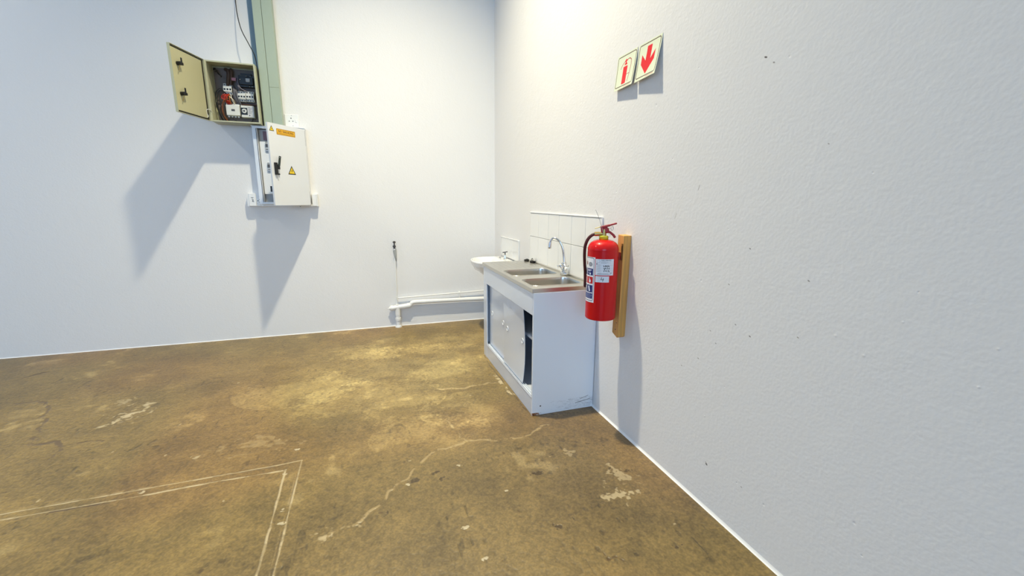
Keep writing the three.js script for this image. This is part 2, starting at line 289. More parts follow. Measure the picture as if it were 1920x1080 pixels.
LAMPS.forEach(([x, z, cd, col, beam], i) => {
  const g = thing('high_bay_lamp', 'round high bay lamp hanging from the ceiling ' + lampSpots[i], 'lamp', [x, LAMP_Y, z], 0, 'high bay lamps');
  part('housing', lathe([[0.001, 0.30], [0.06, 0.30], [0.075, 0.16], [0.19, 0.05], [0.2, 0.02], [0.19, 0.012], [0.001, 0.012]]), M.greyDark, g);
  part('lens', lathe([[0.001, 0.012], [0.17, 0.012], [0.17, 0.004], [0.001, 0.004]]), lampLens, g);
  part('cord', cyl([0, 0.29, 0], [0, ROOM.h - LAMP_Y, 0], 0.008), M.black, g);
  const s = new THREE.SpotLight(new THREE.Color(...col), cd, 0, beam, 1, 2);
  s.position.set(x, LAMP_Y - 0.02, z); s.target.position.set(x, 0, z); s.castShadow = true; s.shadow.radius = 4.5; scene.add(s, s.target);
});

// ---------------------------------------------------------------- steel column in the back wall
{
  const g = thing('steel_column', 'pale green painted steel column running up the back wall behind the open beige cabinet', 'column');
  part('back_flange', bx(-2.509, -2.282, 2.23, ROOM.h, 0.0, 0.008, 0), std(new THREE.Color(0.20, 0.28, 0.33), 0.5), g, 'back flange in blue grey, darkened to carry the column shade');  // bluish tone, with the shade beside the face plates put into its colour
  part('face_plate', bx(-2.4485, -2.3735, 2.23, ROOM.h, 0.008, 0.107, 0.002), M.column, g);
  part('face_plate', [bx(-2.3708, -2.281, 2.23, 2.6035, 0.008, 0.1055, 0.002), bx(-2.3708, -2.281, 2.6045, ROOM.h, 0.008, 0.1055, 0.002)], M.column, g);
}
// ---------------------------------------------------------------- black cable
{
  const m = part('power_cable', tube([[-2.606, 6.59, 0.02], [-2.60, 4.2, 0.016], [-2.602, 3.55, 0.012], [-2.601, 3.385, 0.022], [-2.588, 3.24, 0.07], [-2.555, 3.09, 0.125], [-2.50, 2.965, 0.158], [-2.4585, 2.86, 0.156], [-2.4555, 2.74, 0.13], [-2.4555, 2.47, 0.118], [-2.4555, 2.30, 0.112], [-2.4555, 2.2335, 0.11]], 0.0042, 160, 8), M.black, scene);
  m.name = numbered('power_cable'); m.userData = { label: 'black cable hanging down the back wall between the green column and the beige cabinet', category: 'cable' };
}
// ---------------------------------------------------------------- open beige electrical cabinet
{
  const X0 = -2.874, X1 = -2.463, Y0 = 2.236, Y1 = 2.778, Z0 = 0.012, Z1 = 0.205, t = 0.004, lip = 0.012;
  const g = thing('electrical_cabinet', 'beige steel electrical cabinet with its door swung open, showing wires and breakers', 'electrical cabinet');
  part('casing', [bx(X0 + t, X1 - t, Y0 + t, Y1 - t, Z0, Z0 + t, 0), bx(X0, X0 + t, Y0, Y1, Z0, Z1, 0), bx(X1 - t, X1, Y0, Y1, Z0, Z1, 0), bx(X0 + t, X1 - t, Y0, Y0 + t, Z0, Z1, 0), bx(X0 + t, X1 - t, Y1 - t, Y1, Z0, Z1, 0),
    bx(X0 + t, X0 + lip, Y0 + t, Y1 - t, Z1 - t, Z1, 0), bx(X1 - lip, X1 - t, Y0 + t, Y1 - t, Z1 - t, Z1, 0), bx(X0 + lip, X1 - lip, Y0 + t, Y0 + lip, Z1 - t, Z1, 0), bx(X0 + lip, X1 - lip, Y1 - lip, Y1 - t, Z1 - t, Z1, 0)], M.beige, g);
  part('mounting_plate', bx(-2.855, -2.482, 2.255, 2.76, 0.022, 0.026, 0.001), M.backplate, g);
  // door, hinged on the left and swung out past a right angle
  const door = new THREE.Group(); door.name = 'door'; door.position.set(X0, 0, Z1 + 0.004); door.rotation.y = -105.7 * Math.PI / 180; g.add(door);
  const W = 0.442, D = 0.022;
  part('door_panel', [bx(0.004, W, Y0, Y1, D - 0.003, D, 0), bx(0.004, 0.007, Y0, Y1, 0, D - 0.003, 0), bx(W - 0.003, W, Y0, Y1, 0, D - 0.003, 0), bx(0.007, W - 0.003, Y0, Y0 + 0.003, 0, D - 0.003, 0), bx(0.007, W - 0.003, Y1 - 0.003, Y1, 0, D - 0.003, 0)], M.beige, door);
  part('door_liner', bx(0.030, W - 0.018, Y0 + 0.018, Y1 - 0.018, 0.010, D - 0.003, 0.002), M.beigeIn, door);
  part('gasket', [bx(0.016, 0.028, Y0 + 0.012, Y1 - 0.012, 0.008, 0.019, 0.002), bx(W - 0.017, W - 0.012, Y0 + 0.012, Y1 - 0.012, 0.008, 0.019, 0.002), bx(0.016, W - 0.012, Y0 + 0.008, Y0 + 0.017, 0.008, 0.019, 0.002), bx(0.016, W - 0.012, Y1 - 0.017, Y1 - 0.010, 0.008, 0.019, 0.002)], M.gasket, door);
  for (const y of [2.640, 2.398]) {
    part('latch', [cyl([0.362, y, 0.012], [0.362, y, -0.022], 0.016), bx(0.330, 0.372, y - 0.01, y + 0.012, -0.024, -0.012, 0.003), bx(0.336, 0.352, y, y + 0.05, -0.02, -0.014, 0.002).applyMatrix4(new THREE.Matrix4())], M.black, door);
    part('key', [cyl([0.364, y - 0.012, -0.014], [0.372, y - 0.06, -0.004], 0.0035), ball(0.364, y - 0.012, -0.014, 0.005)], M.brass, door);
  }
  part('hinge', [cyl([X0 - 0.0005, Y0 + 0.002, Z1 + 0.004], [X0 - 0.0005, Y1 - 0.002, Z1 + 0.004], 0.0062), ...[2.33, 2.68].map((y) => cyl([X0 - 0.0005, y - 0.03, Z1 + 0.004], [X0 - 0.0005, y + 0.03, Z1 + 0.004], 0.0075))], M.beige, g);
  part('earth_strap', tube([[X0 + 0.012, 2.315, 0.19], [X0 + 0.002, 2.335, 0.235], [X0 - 0.016, 2.33, 0.25], [X0 - 0.022, 2.30, 0.245], [X0 - 0.014, 2.275, 0.24], [X0 - 0.016, 2.26, 0.26]], 0.003, 40, 8), M.deviceWhite, g, 'pale earth strap looped across the door hinge');
  // devices
  const slots = (x0, x1, y, h, z, n) => Array.from({ length: n }, (_, i) => { const w = (x1 - x0) / n; return bx(x0 + w * (i + 0.2), x0 + w * (i + 0.8), y, y + h, z - 0.004, z + 0.0012, 0); });
  function breaker(x0, x1, y0, y1, mat) {
    const h = y1 - y0, b = part('breaker', [bx(x0, x1, y0 + 0.24 * h, y1 - 0.24 * h, 0.03, 0.088, 0.002), bx(x0, x1, y0, y1, 0.03, 0.07, 0.002)], mat, g);
    parts('switch', slots(x0, x1, y0 + 0.38 * h, 0.16 * h, 0.0885, 3), M.black, b);
    parts('terminal', [...slots(x0, x1, y0 + 0.05 * h, 0.10 * h, 0.0705, 3), ...slots(x0, x1, y1 - 0.16 * h, 0.10 * h, 0.0705, 3)], M.greyDark, b);
    return b;
  }
  breaker(-2.776, -2.704, 2.512, 2.612, M.deviceWhite);
  breaker(-2.660, -2.592, 2.456, 2.552, M.deviceWhite); breaker(-2.588, -2.520, 2.458, 2.554, M.deviceWhite);
  part('busbar', bx(-2.652, -2.505, 2.427, 2.441, 0.03, 0.06, 0.002), std(0x4a2c18, 0.6), g, 'brown bar under the white breakers');
  const con = part('contactor', [bx(-2.640, -2.500, 2.592, 2.70, 0.03, 0.075, 0.003), bx(-2.63, -2.51, 2.61, 2.68, 0.07, 0.10, 0.004), bx(-2.62, -2.53, 2.70, 2.722, 0.03, 0.06, 0.002)], M.black, g);
  part('coil_cover', bx(-2.572, -2.536, 2.635, 2.668, 0.098, 0.106, 0.002), M.greyPlastic, con);
  parts('screw', [ball(-2.62, 2.655, 0.1, 0.005), ball(-2.565, 2.69, 0.098, 0.004), ball(-2.53, 2.69, 0.098, 0.004), ball(-2.525, 2.60, 0.076, 0.005), ball(-2.55, 2.60, 0.076, 0.005)], M.chrome, con);
  const meter = part('meter', [bx(-2.772, -2.655, 2.318, 2.414, 0.03, 0.092, 0.004), bx(-2.772, -2.655, 2.41, 2.43, 0.03, 0.07, 0.003)], M.deviceWhite, g);
  part('display', bx(-2.727, -2.696, 2.357, 2.377, 0.09, 0.0925, 0.001), M.greyDark, meter);
  parts('terminal', [...slots(-2.77, -2.66, 2.302, 0.014, 0.07, 4)], M.deviceWhite, meter);
  const timer = part('timer', bx(-2.644, -2.530, 2.306, 2.418, 0.03, 0.09, 0.004), M.deviceWhite, g);
  part('timer_cover', bx(-2.643, -2.588, 2.330, 2.396, 0.088, 0.0915, 0.001), M.black, timer);
  part('dial', [cyl([-2.615, 2.366, 0.09], [-2.615, 2.366, 0.097], 0.022, 0.02, 28)], M.deviceWhite, timer);
  part('pointer', [cyl([-2.615, 2.366, 0.096], [-2.615, 2.366, 0.1], 0.009, 0.008, 16), bx(-2.633, -2.614, 2.364, 2.368, 0.097, 0.099, 0)], M.greyDark, timer);
  const print = canvasTex(128, 160, (x, w, h) => { x.fillStyle = '#cfcfd2'; x.fillRect(0, 0, w, h); x.fillStyle = '#55555c'; for (let i = 0; i < 7; i++) x.fillRect(12, 14 + i * 15, 40 + ((i * 37) % 50), 4); x.fillStyle = '#333'; x.fillRect(14, 130, 26, 14); });
  part('rating_label', new THREE.PlaneGeometry(0.05, 0.1).translate(-2.558, 2.362, 0.0915), std(0xffffff, 0.5, 0, { map: print }), timer);
  part('cable_tag', bx(-2.697, -2.660, 2.640, 2.668, 0.085, 0.088, 0.001), std(0x9a6a78, 0.6), g, 'pinkish cable tag');
  part('conduit', tube([[-2.745, 2.745, 0.05], [-2.722, 2.73, 0.08], [-2.717, 2.70, 0.085], [-2.725, 2.65, 0.082], [-2.738, 2.60, 0.065]], 0.016, 40, 12), std(0x3c2a22, 0.6), g, 'brown bundle of supply wires');
  part('conduit', tube([[-2.700, 2.75, 0.05], [-2.694, 2.73, 0.07], [-2.705, 2.66, 0.07], [-2.712, 2.60, 0.06]], 0.012, 40, 12), std(0x4a352a, 0.6), g, 'brown bundle of supply wires');
  part('cable_gland', [cyl([-2.836, 2.735, 0.06], [-2.82, 2.718, 0.085], 0.014), cyl([-2.822, 2.716, 0.08], [-2.787, 2.677, 0.09], 0.0045), ball(-2.781, 2.67, 0.092, 0.008)], M.black, g);
  const wire = (pts, col, r = 0.0035) => part('wire', tube(pts, r, 40, 7), std(col, 0.5), g);
  wire([[-2.76, 2.515, 0.075], [-2.80, 2.56, 0.09], [-2.835, 2.53, 0.095], [-2.85, 2.45, 0.09], [-2.84, 2.36, 0.09], [-2.815, 2.27, 0.08], [-2.80, 2.245, 0.06]], 0x0d0d0e, 0.0045);
  wire([[-2.755, 2.515, 0.075], [-2.79, 2.545, 0.1], [-2.822, 2.51, 0.1], [-2.836, 2.43, 0.1], [-2.828, 2.34, 0.1], [-2.80, 2.26, 0.08], [-2.79, 2.245, 0.06]], 0x141416, 0.0045);
  wire([[-2.75, 2.512, 0.07], [-2.78, 2.50, 0.1], [-2.81, 2.47, 0.1], [-2.81, 2.40, 0.1], [-2.805, 2.32, 0.1], [-2.78, 2.26, 0.08]], 0x1a1514, 0.004);
  for (let k = 0; k < 5; k++) wire([[-2.765 + 0.006 * k, 2.515, 0.072], [-2.785 + 0.009 * k, 2.50 - 0.004 * k, 0.1 + 0.004 * (k % 2)], [-2.795 + 0.012 * k, 2.475 - 0.006 * k, 0.104], [-2.765 + 0.008 * k, 2.445, 0.1], [-2.757 + 0.006 * k, 2.425, 0.075]], [0xa81d10, 0x8f1a0e, 0xb8260f, 0x9c1c14, 0xc0300f][k], 0.0042);
  wire([[-2.735, 2.515, 0.075], [-2.729, 2.48, 0.1], [-2.727, 2.45, 0.1], [-2.72, 2.425, 0.07]], 0xb5651d, 0.0038);
  wire([[-2.745, 2.47, 0.106], [-2.775, 2.45, 0.108], [-2.797, 2.40, 0.105], [-2.80, 2.34, 0.1], [-2.78, 2.28, 0.09], [-2.75, 2.25, 0.06]], 0x8f4a1a, 0.0036);
  wire([[-2.74, 2.465, 0.106], [-2.77, 2.44, 0.108], [-2.788, 2.38, 0.105], [-2.79, 2.32, 0.1], [-2.765, 2.265, 0.08]], 0x5f3a1c, 0.0036);
  wire([[-2.72, 2.515, 0.075], [-2.712, 2.47, 0.095], [-2.705, 2.45, 0.095], [-2.70, 2.425, 0.07]], 0xd8d4cc, 0.004);
  wire([[-2.73, 2.49, 0.095], [-2.70, 2.462, 0.1], [-2.695, 2.43, 0.075]], 0xe6d9b8, 0.004);
  for (let k = 0; k < 4; k++) wire([[-2.70 + 0.008 * k, 2.60 - 0.01 * k, 0.06], [-2.69 + 0.007 * k, 2.55, 0.085], [-2.69 + 0.01 * k, 2.49, 0.09], [-2.672 + 0.008 * k, 2.45, 0.08], [-2.66 + 0.006 * k, 2.42, 0.06]], [0x5a5a62, 0x6d6d75, 0x48484f, 0x7a7a82][k], 0.0045);
  for (let k = 0; k < 3; k++) wire([[-2.665 + 0.01 * k, 2.66 + 0.012 * k, 0.06], [-2.655 + 0.006 * k, 2.62, 0.09], [-2.64 + 0.008 * k, 2.575, 0.095], [-2.64 + 0.03 * k, 2.553, 0.07]], [0x66606c, 0x3b3840, 0x8c8690][k], 0.004);
  wire([[-2.74, 2.305, 0.075], [-2.76, 2.275, 0.085], [-2.77, 2.25, 0.06]], 0x2a2623, 0.004);
  wire([[-2.715, 2.305, 0.075], [-2.71, 2.28, 0.09], [-2.68, 2.262, 0.08], [-2.62, 2.262, 0.07], [-2.56, 2.275, 0.07], [-2.55, 2.30, 0.07]], 0x1d1d20, 0.0045);
}
// ---------------------------------------------------------------- white power trunking under the distribution board
{
  const g = thing('power_trunking', 'white power trunking ledge under the white distribution board, with a switch at its left end', 'trunking');
  part('body', [bx(-2.686, -2.02, 1.437, 1.459, 0, 0.062, 0), bx(-2.686, -2.566, 1.459, 1.562, 0, 0.062, 0), bx(-2.074, -2.02, 1.459, 1.562, 0, 0.062, 0)], M.whitePlastic, g);
  part('end_cap', bx(-2.028, -2.0165, 1.435, 1.564, 0, 0.065), M.whitePlastic, g);
  const sw = part('switch_plate', bx(-2.670, -2.605, 1.438, 1.566, 0.062, 0.070, 0.003), M.whitePlastic, g);
  part('rocker', [bx(-2.648, -2.625, 1.522, 1.526, 0.069, 0.0715, 0.0005), tube([[-2.64, 1.51, 0.071], [-2.632, 1.505, 0.071], [-2.63, 1.495, 0.071], [-2.638, 1.492, 0.071], [-2.634, 1.483, 0.071], [-2.625, 1.486, 0.071]], 0.0022, 24, 6)], M.greyDark, sw, 'small dark printed switch marking');
  const so = part('socket', bx(-2.603, -2.568, 1.440, 1.52, 0.062, 0.0655, 0.002), M.whitePlastic, g);
  parts('pin_hole', [cyl([-2.588, 1.492, 0.064], [-2.588, 1.492, 0.0662], 0.005), cyl([-2.574, 1.504, 0.064], [-2.574, 1.504, 0.0662], 0.0035), cyl([-2.574, 1.479, 0.064], [-2.574, 1.479, 0.0662], 0.0035), cyl([-2.598, 1.463, 0.064], [-2.598, 1.463, 0.0662], 0.002)], M.black, so);
  part('blank_plate', bx(-2.072, -2.029, 1.439, 1.563, 0.062, 0.069, 0.003), M.whitePlastic, g);
  part('screw', ball(-2.197, 1.436, 0.03, 0.006), M.greyDark, g);
}
// ---------------------------------------------------------------- white distribution board with its door ajar
const tri = (cx, y0, w, h) => { const s = new THREE.Shape(); s.moveTo(cx - w / 2, y0); s.lineTo(cx + w / 2, y0); s.lineTo(cx, y0 + h); s.lineTo(cx - w / 2, y0); return s; };
{
  const X0 = -2.559, X1 = -2.082, Y0 = 1.4595, Y1 = 2.224, Z1 = 0.13, t = 0.003;
  const g = thing('distribution_board', 'white distribution board with its warning-labelled door ajar, below the beige cabinet', 'distribution board');
  part('casing', [bx(X0 + t, X1 - t, Y0 + t, Y1 - t, 0.0, 0.004, 0), bx(X0, X0 + t, Y0, Y1, 0, Z1, 0), bx(X1 - t, X1, Y0, Y1, 0, Z1, 0), bx(X0 + t, X1 - t, Y0, Y0 + t, 0, Z1, 0), bx(X0 + t, X1 - t, Y1 - t, Y1, 0, Z1, 0), bx(X0 - 0.008, X1 + 0.002, Y1, Y1 + 0.004, 0.001, Z1 + 0.008, 0.001),
    bx(X0 + t, X0 + 0.032, Y0 + t, Y1 - t, Z1 - t, Z1, 0), bx(X1 - 0.024, X1 - t, Y0 + t, Y1 - t, Z1 - t, Z1, 0), bx(X0 + 0.032, X1 - 0.024, Y0 + t, Y0 + 0.02, Z1 - t, Z1, 0), bx(X0 + 0.032, X1 - 0.024, Y1 - 0.02, Y1 - t, Z1 - t, Z1, 0), bx(X0 + 0.038, X0 + 0.042, Y0 + 0.02, Y1 - 0.02, 0.06, Z1 + 0.006, 0.001)], M.whitePaint, g);
  part('back_tray', bx(X0 + 0.045, X1 - 0.03, Y0 + 0.012, Y1 - 0.02, 0.06, 0.064, 0), M.greyPlastic, g);
  part('cover_plate', bx(-2.512, X1 - 0.03, 1.56, 2.082, 0.086, 0.092, 0.002), M.whitePlastic, g);
  part('circuit_chart', bx(-2.478, -2.30, 2.098, 2.185, 0.064, 0.067, 0), std(0x8a6f78, 0.8), g, 'faint pinkish circuit chart above the breakers');
  for (const [y, n] of [[2.0, 3], [1.80, 3]]) for (let k = 0; k < n; k++) {
    const b = part('breaker', bx(-2.461 + 0.05 * k, -2.413 + 0.05 * k, y, y + 0.075, 0.09, 0.108, 0.002), M.deviceWhite, g);
    parts('switch', [bx(-2.457 + 0.05 * k, -2.417 + 0.05 * k, y + 0.028, y + 0.06, 0.107, 0.114, 0.002), bx(-2.457 + 0.05 * k, -2.417 + 0.05 * k, y + 0.068, y + 0.074, 0.107, 0.110, 0.001), bx(-2.457 + 0.05 * k, -2.417 + 0.05 * k, y + 0.006, y + 0.012, 0.107, 0.110, 0.001)], M.greyDark, b);
  }
  parts('slot', [bx(-2.461, -2.36, 1.982, 1.987, 0.09, 0.0935, 0), bx(-2.461, -2.36, 1.970, 1.974, 0.09, 0.0935, 0), bx(-2.461, -2.36, 1.785, 1.789, 0.09, 0.0935, 0), bx(-2.461, -2.36, 1.773, 1.777, 0.09, 0.0935, 0), bx(-2.455, -2.38, 1.585, 1.642, 0.09, 0.0935, 0), bx(-2.461, -2.36, 2.082, 2.088, 0.086, 0.0935, 0)], M.black, g);
  const door = new THREE.Group(); door.name = 'door'; door.position.set(-2.08, 0, 0.137); door.rotation.y = 54.1 * Math.PI / 180; g.add(door);
  part('door_panel', [bx(-0.462, -0.002, 1.450, 2.212, -0.002, 0.0, 0), bx(-0.462, -0.459, 1.450, 2.212, -0.018, -0.002, 0), bx(-0.005, -0.002, 1.45, 2.212, -0.018, -0.002, 0), bx(-0.459, -0.005, 1.45, 1.453, -0.018, -0.002, 0), bx(-0.459, -0.005, 2.209, 2.212, -0.018, -0.002, 0)], M.whitePaint, door);
  parts('gasket', [bx(-0.003, 0.002, 1.47, 1.59, -0.012, -0.001, 0.001), bx(-0.003, 0.002, 2.05, 2.20, -0.012, -0.001, 0.001)], M.gasket, door);
  part('handle', [bx(-0.432, -0.40, 1.738, 1.852, 0, 0.016, 0.004), bx(-0.405, -0.377, 1.79, 1.835, 0, 0.02, 0.004), bx(-0.402, -0.378, 1.738, 1.752, 0.002, 0.012, 0.003)], M.black, door);
  const lev = new THREE.Shape(); roundRect(lev, -0.011, 0.011, 0, 0.092, 0.004); const hole = new THREE.Path(); hole.absarc(0, 0.08, 0.0055, 0, Math.PI * 2, true); lev.holes.push(hole);
  part('lever', extrude(lev, 0.006).rotateX(0.12).rotateZ(-0.12).translate(-0.392, 1.822, 0.018), std(0x10221c, 0.5), door);
  part('key', [cyl([-0.412, 1.738, 0.01], [-0.397, 1.683, 0.006], 0.0018)], M.chrome, door);
  const boltAt = (cx, y, s) => { const b = new THREE.Shape(); [[0.36, 1], [-0.40, 0.40], [-0.06, 0.40], [-0.30, 0], [0.44, 0.60], [0.10, 0.60]].forEach(([u, v], i) => (i ? b.lineTo : b.moveTo).call(b, cx + u * s * 0.5, y + v * s)); return extrude(b, 0.0003).translate(0, 0, 0.0009); };
  const yellow = std(new THREE.Color(0.82, 0.58, 0.015), 0.45), ink = std(0x16130a, 0.5);
  for (const [cx, y, w, h] of [[-0.418, 2.139, 0.056, 0.05], [-0.217, 1.750, 0.100, 0.086]]) {
    part('warning_label', extrude(tri(cx, y, w, h), 0.0004).translate(0, 0, 0.0001), ink, door, 'yellow triangular electric shock sticker with a black bolt');
    part('label_face', extrude(tri(cx, y + 0.11 * h, w * 0.70, h * 0.69), 0.0003).translate(0, 0, 0.0005), yellow, door);
    part('bolt_symbol', boltAt(cx, y + 0.17 * h, h * 0.50), ink, door);
  }
  const smoke = canvasTex(512, 128, (x, w, h) => {
    x.fillStyle = '#e9b011'; x.fillRect(0, 0, w, h); x.strokeStyle = '#3a2606'; x.lineWidth = 8; x.strokeRect(10, 10, w - 20, h - 20); x.fillStyle = '#3a2606'; x.fillRect(14, 92, w - 28, 7);
    x.fillStyle = '#3a1606'; x.font = 'bold 66px sans-serif'; x.textAlign = 'center'; x.textBaseline = 'middle'; x.fillText('NO SMOKING', w / 2, 53, w - 50);
  });
  part('no_smoking_label', new THREE.PlaneGeometry(0.230, 0.056).translate(-0.248, 2.143, 0.0006), std(0xffffff, 0.4, 0, { map: smoke }), door, 'yellow sticker reading NO SMOKING');
}
// ---------------------------------------------------------------- wall socket
{
  const g = thing('wall_socket', 'white square wall socket beside the green column, above the white distribution board', 'socket');
  part('plate', bx(-2.272, -2.140, 2.246, 2.374, 0, 0.011, 0.005), M.whitePlastic, g);
  parts('pin_hole', [[-2.212, 2.336, 0.006], [-2.231, 2.306, 0.005], [-2.196, 2.307, 0.005], [-2.206, 2.362, 0.003], [-2.198, 2.262, 0.003]].map(([x, y, r]) => cyl([x, y, 0.010], [x, y, 0.0116], r, r, 12)), M.greyDark, g);
  part('rocker', bx(-2.176, -2.160, 2.296, 2.326, 0.009, 0.0145, 0.002), M.whitePlastic, g);
}
// ---------------------------------------------------------------- pipes on the back wall
{
  const g = thing('waste_pipe', 'thick white waste pipe along the foot of the back wall, running behind the sink cabinet', 'pipe');
  part('pipe', [tube([[-1.101, 0.258, 0.045], [-1.084, 0.262, 0.045], [-1.064, 0.288, 0.045], [-1.041, 0.294, 0.045], [-0.914, 0.294, 0.045], [-0.469, 0.287, 0.045], [-0.12, 0.279, 0.045], [-0.06, 0.277, 0.045]], 0.0255, 80, 18)], M.whitePlastic, g);
  part('tee_fitting', [cyl([-1.315, 0.237, 0.045], [-1.096, 0.257, 0.045], 0.0295, 0.0295, 24), cyl([-1.315, 0.237, 0.045], [-1.287, 0.2396, 0.045], 0.033, 0.033, 24), cyl([-1.121, 0.2547, 0.045], [-1.091, 0.2575, 0.045], 0.033, 0.033, 24), cyl([-1.235, 0.15, 0.045], [-1.235, 0.24, 0.045], 0.031, 0.031, 24), cyl([-1.238, 0.26, 0.045], [-1.238, 0.282, 0.045], 0.022, 0.018, 20)], M.whitePlastic, g);
  part('cleaning_cap', [cyl([-1.332, 0.2355, 0.045], [-1.313, 0.2372, 0.045], 0.02, 0.026, 20), cyl([-1.345, 0.233, 0.045], [-1.33, 0.2357, 0.045], 0.007, 0.007, 12)], M.whitePlastic, g);
  part('downpipe', [cyl([-1.233, 0.0, 0.045], [-1.235, 0.17, 0.045], 0.0275, 0.0275, 24), cyl([-1.233, 0.085, 0.045], [-1.234, 0.115, 0.045], 0.034, 0.034, 24), cyl([-1.233, 0.0, 0.045], [-1.233, 0.02, 0.045], 0.04, 0.036, 24)], M.whitePlastic, g);
}
{
  const g = thing('water_pipe', 'thin white water pipe on the back wall, with an upright branch to a dark tap', 'pipe');
  part('pipe', tube([[-1.238, 0.355, 0.03], [-0.85, 0.364, 0.03], [-0.479, 0.373, 0.03], [-0.10, 0.384, 0.03]], 0.0085, 40, 12), M.whitePlastic, g);
  part('riser', [cyl([-1.240, 0.285, 0.032], [-1.238, 0.955, 0.03], 0.0085), cyl([-1.2395, 0.335, 0.03], [-1.239, 0.375, 0.03], 0.0125)], M.whitePlastic, g);
  part('stop_tap', [cyl([-1.238, 0.95, 0.03], [-1.2375, 0.99, 0.03], 0.0105), cyl([-1.238, 0.968, 0.03], [-1.238, 0.983, 0.03], 0.018), cyl([-1.2375, 0.99, 0.03], [-1.237, 1.01, 0.03], 0.007)], M.greyDark, g, 'dark tap at the top of the upright pipe');
  part('knob', ball(-1.2365, 1.025, 0.03, 0.017, 0.85), M.greyDark, g);
  part('pipe_tape', grid(4, 12, (u, v) => { const w = 0.018 * Math.pow(1 - v, 0.6) + 0.002, a = (u - 0.5) * 2; return [-1.236 + 0.012 * v + a * w, 0.935 - 0.135 * v + 0.012 * (1 - v) * a, 0.0405 + 0.006 * Math.sin(v * 3.1) - 0.003 * a * a]; }), std(0x9a9c9a, 0.7), g, 'grey strip of tape peeling from the upright pipe');
  part('pipe_clip', [cyl([-0.474, 0.3145, 0.040], [-0.474, 0.37, 0.034], 0.006), cyl([-0.482, 0.373, 0.03], [-0.466, 0.3735, 0.03], 0.012), bx(-0.482, -0.466, 0.36, 0.386, 0.0005, 0.022)], M.whitePlastic, g);
}
